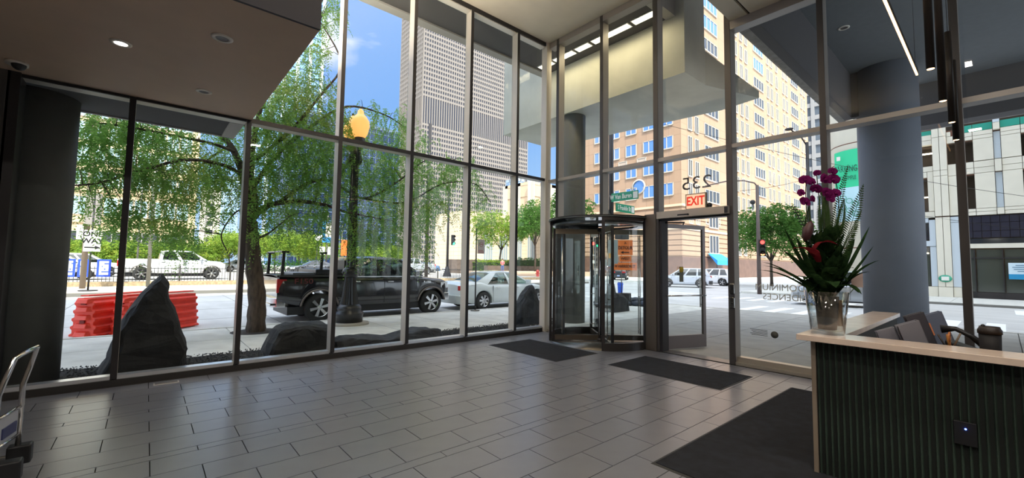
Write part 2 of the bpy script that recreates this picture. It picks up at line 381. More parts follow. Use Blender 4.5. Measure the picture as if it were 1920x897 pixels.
# corner posts
cp = MB(); cp.box((7.40, 7.33, 0), (7.50, 7.40, 7.25)); cp.box((7.45, 7.38, 0), (7.62, 7.56, 7.25)); cp.build('corner_post', ALU, win)

# ------------------------------------------------------------------ door wall (wall along y)
win2 = thing('window_2', None, None, (0, 0, 0), kind='structure')
GX = 7.64
my = [(7.03, 2.66, 7.25), (5.70, 2.66, 7.25), (4.38, 0, 7.25), (3.0, 0, 7.25), (1.66, 0, 5.9), (.29, 0, 5.9), (-1.05, 0, 5.9), (-2.4, 0, 5.9), (-3.7, 0, 5.9)]
for y, z0, z1 in my:
    wd = .10 if y in (4.38, 3.0) else .08
    m = MB(); m.box((XD+.012, y-wd/2, z0), (XD+.21, y+wd/2-.003, z1)); m.cur = 1; m.box((XD, y-wd/2, z0), (XD+.012, y+wd/2, z1)); m.build('mullion', [mat('grey_aluminium', H((158,152,146)), .4, .2), mat('dark_front_aluminium', H((74,71,71)), .42, .3)], win2)  # front strip darker than the body behind it
MB().box((XD, 6.99, 0), (XD+.2, 7.07, 2.66)).build('mullion', DALU, win2)
ye = [7.36]+[m[0] for m in my]+[-4.96]
for i in range(len(ye)-1):
    b, a = ye[i]-.04, ye[i+1]+.04; top = 7.25 if ye[i] > 3.01 else 5.9
    MB().box((XD, a, 3.66), (XD+.2, b, 3.73)).build('transom', MATS['grey_aluminium'], win2)
    h = MB(); h.box((XD, a, top-.15), (XD+.2, b, top)); h.build('head', MATS['grey_aluminium'], win2)
    MB().quad((GX, a, 3.73), (GX, b, 3.73), (GX, b, top-.1), (GX, a, top-.1)).build('pane', GLASS, win2)
    door = ye[i] in (7.03, 5.70, 4.38)
    z0 = 2.66 if door else .12
    if ye[i] == 7.03 or ye[i] == 5.7: z0 = 2.66
    MB().quad((GX, a, z0), (GX, b, z0), (GX, b, 3.7), (GX, a, 3.7)).build('pane', GLASS, win2)
    if not door:
        s = MB(); s.box((XD, a, 0), (XD+.22, b, .05)); s.box((XD+.06, a, .05), (XD+.2, b, .13)); s.build('sill', mat('sill_aluminium', H((190,182,168)), .35, .7), win2)
struct(MB().box((XD+.02, 3.05, -.011), (XD+.3, 4.33, .006)).build('threshold', CHROME and mat('worn_steel', H((120,118,114)), .4, .8)))

# outside soffits, fascias and the hanging concrete box
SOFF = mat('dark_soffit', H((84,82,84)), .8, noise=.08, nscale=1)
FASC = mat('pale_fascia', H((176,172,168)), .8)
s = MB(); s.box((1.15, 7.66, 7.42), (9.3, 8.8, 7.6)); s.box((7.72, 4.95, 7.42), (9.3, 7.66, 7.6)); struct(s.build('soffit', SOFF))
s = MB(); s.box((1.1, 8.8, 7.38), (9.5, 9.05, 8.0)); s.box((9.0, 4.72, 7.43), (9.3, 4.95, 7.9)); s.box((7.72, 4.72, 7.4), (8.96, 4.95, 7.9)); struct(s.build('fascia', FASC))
struct(MB().box((1.1, 7.5, 7.24), (7.7, 7.7, 7.6)).build('trim_4', DALU))
struct(MB().box((7.6, 3.0, 7.24), (7.74, 7.7, 7.6)).build('trim_5', DALU))
struct(MB().box((7.6, -5.2, 5.88), (7.74, 3.0, 7.3)).build('trim_6', DALU))
# left exterior soffit
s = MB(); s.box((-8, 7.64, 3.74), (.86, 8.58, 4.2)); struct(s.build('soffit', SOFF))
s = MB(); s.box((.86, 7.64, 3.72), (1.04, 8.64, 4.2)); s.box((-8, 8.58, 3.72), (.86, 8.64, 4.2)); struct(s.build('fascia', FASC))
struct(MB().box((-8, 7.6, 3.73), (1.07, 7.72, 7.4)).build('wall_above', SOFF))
# hanging box
bx = MB(); hb = [(8.95,10.9),(8.95,4.51),(9.98,4.51),(11.74,3.94),(11.92,4.96),(11.47,8.68),(11.2,10.9)]
zt = [9.4, 9.4, 9.4, 6.2, 6.2, 9.4, 9.4]; zt2 = [9.4,9.4,6.85,6.18,6.2,6.6,9.4]
vs = [(x,y,6.0) for x,y in hb]+[(x,y,z) for (x,y),z in zip(hb, zt2)]
n = len(hb); bx.add(vs, [tuple(range(n))[::-1]]+[(i,(i+1)%n,n+(i+1)%n,n+i) for i in range(n)]+[(n,n+1,n+6),(n+1,n+2,n+5),(n+2,n+3,n+4),(n+2,n+4,n+5),(n+1,n+5,n+6)])
bo = bx.build('hanging_box', mat('box_concrete', H((196,196,184)), .85, noise=.10, nscale=1.2, bump=.15, bscale=12), recalc=True); struct(bo)
bs = MB(); bs.prism([(8.97,4.53),(9.98,4.53),(9.98,4.9),(9.3,10.8),(8.97,10.8)], 6.5, 9.4); struct(bs.build('hanging_box_core', MATS['box_concrete']))
# strip lights in the outside soffit
sl = mat('strip_diffuser', (1,.9,.7), .5, emis=(1,.86,.6), estr=3.0)
for i, (ya, yb) in enumerate(((4.95,5.55),(5.62,6.75),(6.82,7.3),(7.36,8.1),(8.16,8.7))):
    r_ = thing('strip_light', ['strip light fixture in the dark outside soffit, nearest the entrance door end', 'long strip light in the outside soffit above the revolving door, second from the entrance end', 'short strip light in the outside soffit, middle one of the row', 'strip light in the outside soffit behind the narrow pane, fourth from the entrance end', 'strip light in the outside soffit farthest left, seen through the long window wall'][i], 'light', (8.42, ya, 7.42), group='strip lights in the outside soffit')
    q = MB(); q.box((-.05, 0, -.02), (.19, yb-ya, .0)); q.build('housing', WHITE, r_)
    q = MB(); q.box((-.02, .03, -.025), (.16, yb-ya-.03, -.018)); q.build('diffuser', sl, r_)
area('strip_glow', (8.45, 6.6, 7.3), (0, 0, 0), .3, 3.6, 14, (1, .82, .5))
# right canopy
s = MB(); s.box((7.74, -11, 7.1), (14.9, 2.75, 7.4)); s.box((14.9, -11, 7.1), (17.56, 1.55, 7.4)); struct(s.build('canopy_soffit', mat('canopy_paint', H((112,116,120)), .85, noise=.05)))
s = MB(); s.box((7.74, 2.6, 5.85), (14.85, 2.78, 7.4)); s.box((17.0, -11, 5.85), (17.56, 1.6, 7.4)); s.box((14.7, 2.0, 5.85), (14.9, 2.6, 7.4)); struct(s.build('canopy_beam', mat('beam_paint', H((84,82,84)), .85)))
s = MB(); s.box((7.74, 2.78, 5.85), (14.95, 2.94, 8.3)); s.box((17.56, -11, 5.85), (17.64, 1.6, 8.3)); struct(s.build('canopy_fascia', mat('fascia_grey', H((140,136,132)), .85, noise=.2)))
COLM = mat('column_paint', H((118,123,134)), .7, noise=.06, nscale=1)
struct(MB().cyl((15.06, 1.9, 0), .65, 7.1, 48).build('column', COLM))
struct(MB().cyl((-1.22, 8.22, 0), .43, 3.74, 48).build('column', mat('dark_column', H((92,92,88)), .7, noise=.06)))
struct(MB().cyl((9.35, 8.12, 0), .34, 6.0, 40).build('column', MATS['dark_column']))
# mass of the building above the lobby and behind it (casts the shade over the street)
s = MB(); s.box((-30, -30, 7.62), (7.9, 8.7, 23)); s.box((-30, 8.7, 8.1), (7.9, 9.0, 21)); s.box((1.1,8.7,8.02),(7.9,9.05,21)); s.box((7.9, -40, 8.35), (14.9, 2.9, 26)); s.box((14.9, -40, 8.35), (17.5, 1.55, 26)); s.box((-2, -60, 26), (17, -12, 75))
struct(s.build('building_mass', mat('tower_panel', H((150,150,152)), .8)))
# ------------------------------------------------------------------ revolving door
RC = Vector((7.48, 5.71, 0)); RR = 1.08
rv = thing('door_1', None, None, RC, kind='structure')
def arc(r, a0, a1, n=14): return [(r*math.cos(math.radians(a0+(a1-a0)*i/n)), r*math.sin(math.radians(a0+(a1-a0)*i/n))) for i in range(n+1)]
def band(r0, r1, a0, a1, z0, z1, n=14):
    m = MB(); A = arc(r0, a0, a1, n); B = arc(r1, a0, a1, n)
    for i in range(n): m.prism([A[i], A[i+1], B[i+1], B[i]], z0, z1)
    return m
DF = mat('door_bronze', H((64,61,60)), .35, .5)
for a0, a1 in ((-140+0, -94), (-86+0, -42), (140, 94), (86, 42)):
    g = MB(); A = arc(RR, a0, a1); g.grid([[(x,y,.14) for x,y in A], [(x,y,2.5) for x,y in A]]); g.build('drum_pane', DOORGLASS, rv)
    band(RR-.03, RR+.03, a0, a1, 0, .15).build('drum_base', DF, rv); band(RR-.03, RR+.03, a0, a1, 2.5, 2.56).build('drum_head', DF, rv)
for a in (-140, -90, -42, 140, 90, 42):
    m = MB(); m.cbox((0,0,1.28), (.05,.06,2.56)); m.xf(Matrix.Rotation(math.radians(a),4,'Z') @ Matrix.Translation((RR,0,0))); m.build('drum_post', DALU, rv)
band(.10, RR+.06, 0, 360, 2.575, 2.58, 48).build('canopy_glass', mat('canopy_glass', (.35,.45,.44), .08, 0, spec=.8), rv)
band(RR-.01, RR+.05, 0, 360, 2.56, 2.61, 48).build('canopy_ring', DALU, rv)
band(RR-.30, RR-.03, 0, 360, 2.46, 2.50, 24).build('canopy_underside', mat('dark_glass_canopy', H((70,76,78)), .2), rv)
MB().cyl((0,0,0), RR, .006, 48).build('floor_disc', mat('door_floor_plate', H((120,116,110)), .28, .85), rv)
MB().cyl((0,0,0), .025, 2.44, 12).build('shaft', CHROME, rv)
q = MB(); q.cyl((0,0,0), .07, .06, 16); q.cyl((0,0,2.36), .08, .08, 16); q.build('pivot', DF, rv)
wg = None
for k, a in enumerate((140, 50, -40, -130)):
    wgp = bpy.data.objects.new('wing', None); COL.objects.link(wgp); wgp.parent = rv; wgp.rotation_euler = (0, 0, math.radians(a)); wgp.name = 'wing'
    if wg is None:
        wg = {}
        m = MB(); m.box((.05,-.02,.02),(1.01,.02,.13)); wg['bottom_rail'] = m.mesh('bottom_rail', mat('brushed_bronze', H((120,112,102)), .32, .8))
        m = MB(); m.box((.05,-.02,2.3),(1.01,.02,2.41)); wg['top_rail'] = m.mesh('top_rail', mat('brushed_nickel', H((190,180,160)), .3, .8))
        m = MB(); m.box((.99,-.025,.02),(1.04,.025,2.41)); m.box((.035,-.015,.02),(.055,.015,2.41)); wg['stile'] = m.mesh('stile', DALU)
        m = MB(); m.quad((.055,0,.13),(.99,0,.13),(.99,0,2.3),(.055,0,2.3)); wg['pane'] = m.mesh('pane', DOORGLASS)
        m = MB()
        for s_ in (-1,1): m.tube([(.84,s_*.055,.16),(.84,s_*.055,2.28)], .011, 8); m.box((.83,0,.95),(.85,s_*.055,.965)); m.box((.83,0,2.2),(.85,s_*.055,2.215)); m.box((.83,0,.25),(.85,s_*.055,.265))
        wg['pull_bar'] = m.mesh('pull_bar', CHROME)
    for n_, me in wg.items(): link(n_, me, wgp)
# ------------------------------------------------------------------ swing door, held open to the outside
d2 = thing('door_2', None, None, (7.66, 4.33, 0), math.radians(-19.5), kind='structure')
q = MB(); q.box((.0,-.025,.02),(.06,.025,2.46)); q.box((.97,-.025,.02),(1.04,.025,2.46)); q.box((.06,-.025,.02),(.97,.025,.27)); q.box((.06,-.025,2.38),(.97,.025,2.46)); q.build('door_frame', mat('door_leaf_bronze', H((104,96,94)), .4, .5), d2)
MB().quad((.06,0,.27),(.97,0,.27),(.97,0,2.38),(.06,0,2.38)).build('pane', DOORGLASS, d2)
q = MB(); q.tube([(.03,-.07,1.05),(1.0,-.07,1.05)], .014, 8); q.box((.03,-.07,1.03),(.05,-.02,1.07)); q.box((.98,-.07,1.03),(1.0,-.02,1.07)); q.build('push_bar', CHROME, d2)
q = MB(); q.tube([(1.0,.08,.8),(1.0,.08,1.4)], .014, 8); q.box((.99,.02,.84),(1.01,.08,.86)); q.box((.99,.02,1.34),(1.01,.08,1.36)); q.build('pull_handle', CHROME, d2)
q = MB(); q.box((.36,-.03,1.32),(.46,-.028,1.62)); q.build('notice', mat('notice_grey', H((86,88,70)), .6), d2)
q = MB(); q.lathe([(.0,0),(.055,0),(.055,.002),(0,.002)], (.41,-.034,1.56), 16, 'y'); q.build('notice_badge', mat('notice_yellow', H((196,166,44)), .6), d2)
dj = MB(); dj.box((7.5,4.27,0),(7.72,4.33,2.52)); dj.box((7.5,4.33,0),(7.62,4.42,2.52)); struct(dj.build('trim_7', DALU))
struct(MB().box((7.46,4.38,0),(7.56,4.62,2.64)).build('trim_8', mat('jamb_bronze', H((112,104,96)), .4, .6)))
# header with operator over the swing door
hd = thing('door_operator', 'aluminium automatic operator bar across the top of the open swing door', 'door operator', (7.4, 3.0, 2.53))
q = MB(); q.box((-.0,-.0,0),(.16,1.33,.135)); q.build('cover', mat('operator_cover', H((184,174,160)), .35, .5), hd, bevel=.004)
q = MB(); q.box((-.006,.0,.01),(.0,.06,.12)); q.build('end_cap', BLACK, hd)
q = MB(); q.lathe([(.0,0),(.02,0),(.02,.01),(0,.01)], (-.011,.70,.04), 12, 'x'); q.box((-.008,.72,.03),(-.001,.90,.055)); q.build('sensor', BLACK, hd)
struct(MB().box((7.5,3.04,2.50),(7.7,4.34,2.66)).build('trim_9', DALU))
q = MB(); q.tube([(7.6,4.3,2.47),(7.95,4.05,2.49),(8.1,4.15,2.47)], .016, 6); q.build('closer_arm', DALU, hd, world=True)
# exit sign
ex = thing('exit_sign', 'illuminated orange exit sign standing on the door operator bar', 'sign', (7.52, 3.60, 2.665))
q = MB(); q.box((-.03,-.19,0),(.03,.19,.29)); q.build('case', mat('sign_case', H((150,140,120)), .4, .5), ex, bevel=.004)
q = MB(); q.box((-.034,-.17,.02),(-.03,.17,.27)); q.build('face', mat('exit_face', (.85,.55,.38), .4, emis=(1,.58,.38), estr=.32), ex)
text('lettering', 'EXIT', (-.036,0,.145), (0,-1,0), (0,0,1), .225, mat('exit_red', (.5,.02,.01), .4, emis=(.8,.04,.01), estr=.3), ex, sx=.72, bold=.006)
q = MB(); q.sphere((.05,-.22,.06), .045, 12, 6); q.box((-.01,-.26,0),(.05,-.19,.03)); q.build('emergency_lamp', BLACK, ex)
# reader boxes on the door mullion
rb = thing('access_panel', 'two small metal push plates on the mullion right of the open door', 'access control', (7.47, 2.98, 1.0))
q = MB(); q.box((-.02,-.035,.18),(.0,.035,.34)); q.build('reader', CHROME, rb, bevel=.003)
q = MB(); q.box((-.02,-.035,-.06),(.0,.035,.11)); q.build('button_plate', CHROME, rb, bevel=.003)
q = MB(); q.box((-.025,-.02,.24),(-.02,.02,.3)); q.build('reader_window', BLACK, rb)
q = MB(); q.lathe([(0,0),(.018,0),(.018,.006),(0,.006)], (-.026,0,.03), 12, 'x'); q.build('button', BLACK, rb)
# lettering on the glass, reading from outside
LET = mat('etched_dark', (.05,.045,.04), .5)
LETW = leafmat('etched_white', (.75,.72,.66), (.8,.77,.7), (.8,.77,.7), 1, .75)
def glasstext(name, s, y, z, size, m, label, sx=1):
    o = text(name, s, (7.652, y, z), (0,1,0), (0,0,1), size, m, None, ext=.001, sx=sx); tag(o, label, 'lettering'); return o
glasstext('house_number', '235', 3.66, 3.17, .34, LET, 'dark numerals 235 on the glass above the swing door, seen reversed', 1.15)
glasstext('building_name', 'CONDOMINIUM', 2.18, 1.30, .145, LETW, 'pale letters CONDOMINIUM on the tall pane right of the door, upper line, reversed', .95)
glasstext('building_name', 'RESIDENCES', 2.20, 1.15, .145, LETW, 'pale letters RESIDENCES on the tall pane right of the door, lower line, reversed', .95)
sk = thing('window_sticker', 'small round dark sticker with fine print low on the pane right of the door', 'sticker', (7.652, 2.42, .55))
q = MB(); q.lathe([(0,0),(.055,0),(.055,.001),(0,.001)], (0,0,0), 24, 'x'); q.build('disc', LET, sk)
q = MB(); 
for i in range(5): q.box((0, .10, .05-.022*i), (.001, .36-.02*(i%3), .058-.022*i))
q.build('fine_print', LET, sk); 
q = MB(); q.box((.001,-.04,-.008),(.002,.04,.012)); q.build('stripe', LETW, sk)

# ------------------------------------------------------------------ mats
MATM = mat('mat_pile', (.010,.012,.019), .95, noise=.5, nscale=9, bump=.6, bscale=250)
MATE = mat('mat_rubber', (.02,.02,.022), .6)
def floor_mat(label, pts):
    x0, y0, x1, y1 = pts; t = thing('floor_mat', label, 'mat', ((x0+x1)/2, (y0+y1)/2, 0), group='entrance mats'); a, b = (x1-x0)/2, (y1-y0)/2
    q = MB(); q.add([(-a,-b,.0),(a,-b,.0),(a,b,.0),(-a,b,.0),(-a+.02,-b+.02,.007),(a-.02,-b+.02,.007),(a-.02,b-.02,.007),(-a+.02,b-.02,.007)], [(0,1,5,4),(1,2,6,5),(2,3,7,6),(3,0,4,7),(4,5,6,7)]); q.build('edging', MATE, t)
    q = MB(); q.box((-a+.03,-b+.03,.001),(a-.03,b-.03,.011)); q.build('pile', MATM, t)
floor_mat('navy entrance mat in front of the revolving door', (5.25, 4.92, 6.38, 6.76))
floor_mat('navy entrance mat in front of the open swing door', (5.78, 2.47, 6.89, 4.28))
floor_mat('large charcoal runner mat beside the reception desk', (3.2, -.4, 6.70, 1.94))
# floor vent
q = thing('floor_box', 'small steel cover plate set in the floor tiles near the long window', 'floor box', (.28, 7.19, 0))
m = MB(); m.box((-.13,-.06,.0),(.13,.05,.006)); m.build('frame', mat('plate_steel', H((214,210,200)), .3, .2), q); m = MB(); m.box((-.115,-.045,.006),(.115,.035,.008)); m.build('lid', mat('plate_lid', H((140,134,128)), .4, .6), q)

# ------------------------------------------------------------------ ceiling fittings
TRIMR = mat('downlight_trim', H((226,218,206)), .5)
def downlight(x, y, z, label, lit=False, dark=True, r=.075):
    t = thing('downlight', label, 'ceiling light', (x, y, z))
    q = MB(); q.lathe([(r,0),(r,-.008),(r*.62,-.012),(r*.6,.0)], (0,0,0), 28, cap=False); q.build('trim', TRIMR, t)
    q = MB(); q.lathe([(r*.6,-.009),(.002,-.006)], (0,0,0), 24, cap=False)
    q.build('lens', mat('lens_lit', (1,1,1), .5, emis=(1,.97,.92), estr=4) if lit else mat('lens_dark', H((60,52,46)), .4), t)
downlight(-.30, 5.6, 3.735, 'bright round downlight on the low brown soffit, leftmost of the recessed ones', lit=True, r=.085)
downlight(.44, 4.80, 3.735, 'round recessed downlight on the low brown soffit near its corner', r=.09)
downlight(.44, 6.50, 3.735, 'small round recessed downlight on the low brown soffit nearest the window', r=.085)
dc = thing('dome_camera', 'white dome camera on the low soffit at the far left', 'camera', (-1.18, 6.95, 3.735))
q = MB(); q.cyl((0,0,-.03), .09, .03, 24); q.build('base', TRIMR, dc); q = MB(); q.sphere((.02,-.02,-.03), .06, 16, 8); q.build('dome', BLACK, dc)
for px, py, lb_ in ((1582,52,'round downlight in the outside canopy, nearest the beam'),(1639,137,'round downlight in the outside canopy in front of the big column'),(1915,150,'round downlight in the outside canopy at the right edge')):
    p = atz(px, py, 7.1); downlight(p.x, p.y, 7.098, lb_, r=.11)
# added fill panels, unseen behind the camera, that brighten the lobby
for i, (x, y) in enumerate(((-3.2,-2.6),(-.2,-2.6),(2.8,-2.6),(-3.2,.4),(-.2,.4),(2.8,.4))):
    t = thing('fill_panel', 'added square fill panel, unseen, %s row behind the camera, %s' % (('back','front')[i//3], ('left','middle','right')[i%3]), 'ceiling light', (x, y, 5.89), group='added lobby fill panels')
    q = MB(); q.box((-.2,-.2,-.03),(.2,.2,.0)); q.build('frame', WHITE, t); q = MB(); q.box((-.16,-.16,-.035),(.16,.16,-.03)); q.build('diffuser', mat('fill_diffuser', (1,.9,.78), .5, emis=(1,.84,.66), estr=1.2), t)
    area('lobby_fill', (x, y, 5.83), (0,0,0), .3, .3, 24, (1,.92,.82))
cl = thing('ceiling_fill', 'added linear uplight, unseen on the hidden side of the dropped soffit, brightening the high ceiling', 'light', (1.16, 5.6, 4.3)); q = MB(); q.box((-.06,-1.5,-.05),(.06,1.5,0)); q.build('housing', ALU, cl)
area('ceiling_fill_wash', (1.2, 5.6, 4.36), (0, math.radians(155), 0), .1, 2.9, 520, (1,.88,.70))  # added uplight, out of view, to brighten the high ceiling
# linear light and pendants
BL = mat('pendant_black', (.02,.016,.014), .5)
ll = thing('linear_light', 'long glowing linear ceiling light hanging over the reception desk', 'light', (5.2, .545, 3.8))
for x0, x1 in ((4.3, 5.55), (5.57, 6.42)):
    q = MB(); q.box((x0-5.2,-.011,0),(x1-5.2,.011,.05)); q.build('housing', BL, ll); q = MB(); q.box((x0-5.2,-.009,-.012),(x1-5.2,.009,.0)); q.build('diffuser', mat('warm_diffuser', (1,.75,.5), .5, emis=(1,.52,.22), estr=2.2), ll)
for x in (-.7, 1.1): q = MB(); q.tube([(x,0,.05),(x,0,2.1)], .002, 5); q.build('cable', BL, ll)
for px, py, dd, top, lb_ in ((1745,130,3.6,5.9,'black tube pendant, leftmost and shortest-hanging of the four'),(1768,190,3.9,5.9,'black tube pendant, second from the left of the four'),(1785,230,4.5,4.18,'black tube pendant, third of the four, hanging on a cord'),(1793,263,4.9,4.07,'black tube pendant, lowest of the four, hanging on a cord')):
    p = Vector((0,0,EYE))+ray(px, py)*dd; t = thing('tube_pendant', lb_, 'pendant light', (p.x, p.y, p.z), group='tube pendants over the desk'); ln = top-p.z
    q = MB(); q.lathe([(.026,.004),(.029,0),(.029,min(ln, 5.9-p.z))], (0,0,0), 20); q.build('tube', BL, t)
    q = MB(); q.cyl((0,0,.002), .024, .01, 16); q.build('lamp', mat('pendant_lamp', (1,.6,.3), .5, emis=(1,.55,.25), estr=6), t)
    if top < 5: q = MB(); q.tube([(0,0,ln),(0,0,5.9-p.z)], .003, 6); q.build('cord', BL, t)

# ------------------------------------------------------------------ reception desk
DX, DY, DZ = 4.07, 1.03, 1.085
desk = thing('reception_desk', 'reception desk with ribbed dark green front and pale stone counter', 'desk', (DX, DY, 0))
STONE = mat('counter_stone', H((240,218,200)), .2, noise=.08, nscale=6, spec=.6)
q = MB(); q.prism([(3.96-DX,.07),(7.0-DX,.07),(7.0-DX,-.19),(4.27-DX,-.19),(4.32-DX,-4.5),(3.96-DX,-4.5)], DZ-.045, DZ); q.build('counter', STONE, desk, bevel=.003)
q = MB(); q.box((.035,-4.4,0),(.16,-.03,DZ-.045)); q.box((.16,-.17,0),(2.85,-.03,DZ-.045)); q.build('carcass', mat('desk_core', H((30,34,32)), .6), desk)
q = MB(); q.box((.0,-.03,0),(2.9,-.0,DZ-.045)); q.build('end_panel', mat('end_panel_stone', H((150,136,120)), .4), desk)
q = MB(); q.box((.16,-1.9,.72),(.95,-.17,.75)); q.box((.95,-.8,.72),(2.8,-.17,.75)); q.build('worktop', mat('worktop', H((146,118,92)), .4), desk)
q = MB(); q.box((.02,-4.4,0),(.035,-.03,DZ-.045)); q.build('backing_panel', mat('rib_dark', H((26,32,28)), .7), desk)
rm = MB(); zz = []
for i in range(9):
    z = (DZ-.05)*i/8; j = .0012*math.sin(i*2.3); zz.append([(.02+j,.0,z),(.006+j,-.006,z),(.002+j,-.0085,z),(.006+j,-.011,z),(.02+j,-.017,z)])
rm.grid(zz); ribme = rm.mesh('rib', mat('rib_green', H((64,80,70)), .55, noise=.3, nscale=40, stretch=(1,1,.1)))
# per-metre rib spacing measured from the photograph
for i in range(110): link('rib', ribme, desk, (0, -.035-.0385*i, 0), (0,0,0))
pl = thing('wall_reader', 'square black reader with a blue light on the ribbed desk front', 'access reader', (4.07, .195, .555))
q = MB(); q.box((-.012,-.05,-.075),(.004,.055,.075)); q.build('body', BLACK, pl, bevel=.004)
q = MB(); q.sphere((-.014,0,.03), .005, 10, 6); q.build('blue_led', mat('blue_led', (.1,.2,1), .5, emis=(.05,.12,1), estr=14), pl)

# items behind the counter ------------------------------------------------
def binder(label, rpx, X, ytop, w_, d_, col, lean=-.33, ang=math.radians(38)):
    p = atx(rpx, 655, X); h_ = (atx(rpx-20, ytop, X).z-.755)/math.cos(lean)-.02
    t = thing('binder', label, 'binder', (p.x, p.y-.10, .755+abs(math.sin(lean))*0), ang, group='grey folders leaning behind the counter')
    M_ = Matrix.Rotation(lean, 4, 'X')
    q = MB(); q.box((0,0,0),(.006,w_,h_)); q.box((d_-.006,0,0),(d_,w_,h_)); q.box((0,0,0),(d_,.005,h_)); q.box((0,0,0),(d_,w_,.006)); q.xf(M_); q.build('cover', mat(col[0], col[1], .35, .2), t)
    q = MB(); q.box((.008,.006,.008),(d_-.008,w_-.012,h_-.012)); q.xf(M_); q.build('pages', mat('pages', (.55,.52,.48), .8), t)
    return t
G1 = ('folder_grey', H((142,142,152))); G2 = ('folder_blue', H((118,128,150))); G3 = ('folder_dark', H((86,84,92)))
binder('short grey folder standing at the left end of the folders', 1686, 4.52, 606, .13, .03, G1)
binder('thin dark folder between the short one and the big one', 1700, 4.72, 616, .08, .02, G3)
binder('big grey folder in the middle of the leaning folders', 1738, 4.58, 594, .15, .04, G1)
binder('tall dark folder leaning behind the big grey one', 1752, 4.74, 579, .13, .035, G3)
bt = binder('tall blue grey folder at the right end with an orange tab', 1786, 4.88, 578, .17, .04, G2)
q = MB(); q.box((-.003,.11,.40),(-.001,.15,.50)); q.xf(Matrix.Rotation(-.33,4,'X')); q.build('tab', mat('tab_orange', H((226,140,96)), .6), bt)
# flower vase
VX, VY = 4.20, .945
rr_ = Vector((.757,-.653,0)); cc_ = Vector((-.653,-.757,0))
vase = thing('vase', 'clear flared glass vase on the corner of the reception counter', 'vase', (VX, VY, DZ))
m = glassmat('vase_glass', (.90,.93,.93), 2.2)
q = MB(); q.lathe([(.105,0),(.112,.006),(.150,.34),(.146,.34),(.108,.03),(.002,.022)], (0,0,0), 40, cap=False); q.build('wall', m, vase)
q = MB(); q.lathe([(.062,.035),(.082,.30)], (0,0,0), 24); q.build('leaf_wrap', mat('leaf_wrap', (.012,.012,.01), .6, noise=.5, nscale=20), vase)
q = MB(); q.box((-.02,-.13,.06),(.02,-.098,.27)); q.xf(Matrix.Rotation(math.radians(60),4,'Z')); q.build('paper_wrap', mat('kraft', H((190,150,110)), .7), vase)
def FP(px, py, d=0.0): # bouquet point from picture position, metres around the vase axis; d towards the viewer
    s_ = 1/220.
    return rr_*((px-1553)*s_) + cc_*d + Vector((0,0,(626-py)*s_))
bq = thing('bouquet', 'tall bouquet of purple orchids, ferns and dark spiky leaves in the glass vase', 'flowers', (VX, VY, DZ+.03))
o3 = Vector((0,0,-.03))
STEM = mat('stem_green', (.03,.05,.02), .6); LEAF = leafmat('bouquet_leaf', (.012,.03,.012), (.025,.055,.02), (.05,.10,.03), 14, .35)
def curve(a, b, c, n=10): return [a*(1-t)**2 + b*2*t*(1-t) + c*t*t for t in [i/n for i in range(n+1)]]
def blade(pts, w0, mb, fold=.25, tipw=.0):
    n = len(pts); rows = []
    for i, p in enumerate(pts):
        t = i/(n-1); wd = w0*(math.sin(math.pi*min(1, t*.85+.12))**.8)*(1 if t < .97 else .15)
        tg = (pts[min(i+1,n-1)]-pts[max(i-1,0)]).normalized(); side = tg.cross(Vector((0,0,1)))
        if side.length < .1: side = rr_.copy()
        side.normalize(); nn = side.cross(tg)
        rows.append([p-side*wd+nn*wd*fold, p, p+side*wd+nn*wd*fold])
    mb.grid(rows)
random.seed(11)
c0 = FP(1556, 545)
tips = [(1421,507,.15),(1431,515,.0),(1463,480,.1),(1452,500,-.1),(1480,437,0),(1487,455,.1),(1635,433,0),(1622,470,.1),(1624,452,-.1),(1622,495,.15),(1620,478,-.1),(1615,515,.1),(1470,530,.12),(1600,500,.2),(1575,470,.05),(1530,440,-.1),(1495,520,.2),(1608,455,0)]
for px, py, d in tips:
    q = MB(); b = FP(px, py, d) + o3; a = FP(1553+(px-1553)*.12, 560, d*.3) + o3; mid = (a+b)/2 + Vector((0,0,.10 if py > 470 else .0)) + rr_*((-1 if px < 1553 else 1)*.03)
    blade(curve(a, mid, b, 9), random.uniform(.022,.034), q); q.build('long_leaf', LEAF, bq)
# broad leaves hiding the neck
for k in range(22):
    a = k*.9; r = .10+.03*(k % 3); q = MB(); s0 = Vector((.05*math.cos(a), .05*math.sin(a), .30)); e0 = Vector((r*1.5*math.cos(a), r*1.5*math.sin(a), .36+.05*(k % 5)-.06))
    blade(curve(s0, (s0+e0)/2+Vector((0,0,.13)), e0, 7), .055, q, .15); q.build('broad_leaf', LEAF, bq)
for k in range(34):
    a = k*1.7+.4; q = MB(); z = .44+.022*(k % 15); s0 = Vector((.03*math.cos(a), .03*math.sin(a), z-.06)); e0 = Vector((.13*math.cos(a), .13*math.sin(a), z+.12))
    blade(curve(s0, (s0+e0)/2+Vector((.04*math.cos(a),.04*math.sin(a),0)), e0, 6), .05, q, .2); q.build('broad_leaf', LEAF, bq)
q = MB()
for k in range(900): # small dark filler sprigs
    a = random.uniform(0, 6.28); r = random.uniform(0,.13); z = random.uniform(.36,.80); p = Vector((r*math.cos(a), r*math.sin(a), z)); d = Vector((random.gauss(0,1),random.gauss(0,1),random.gauss(.6,1))).normalized()*.035; s_ = d.cross(Vector((0,0,1)))*.3
    q.quad(p, p+d*.5+s_, p+d, p+d*.5-s_)
f_ = q.build('filler_foliage', LEAF, bq); f_['kind'] = 'stuff'
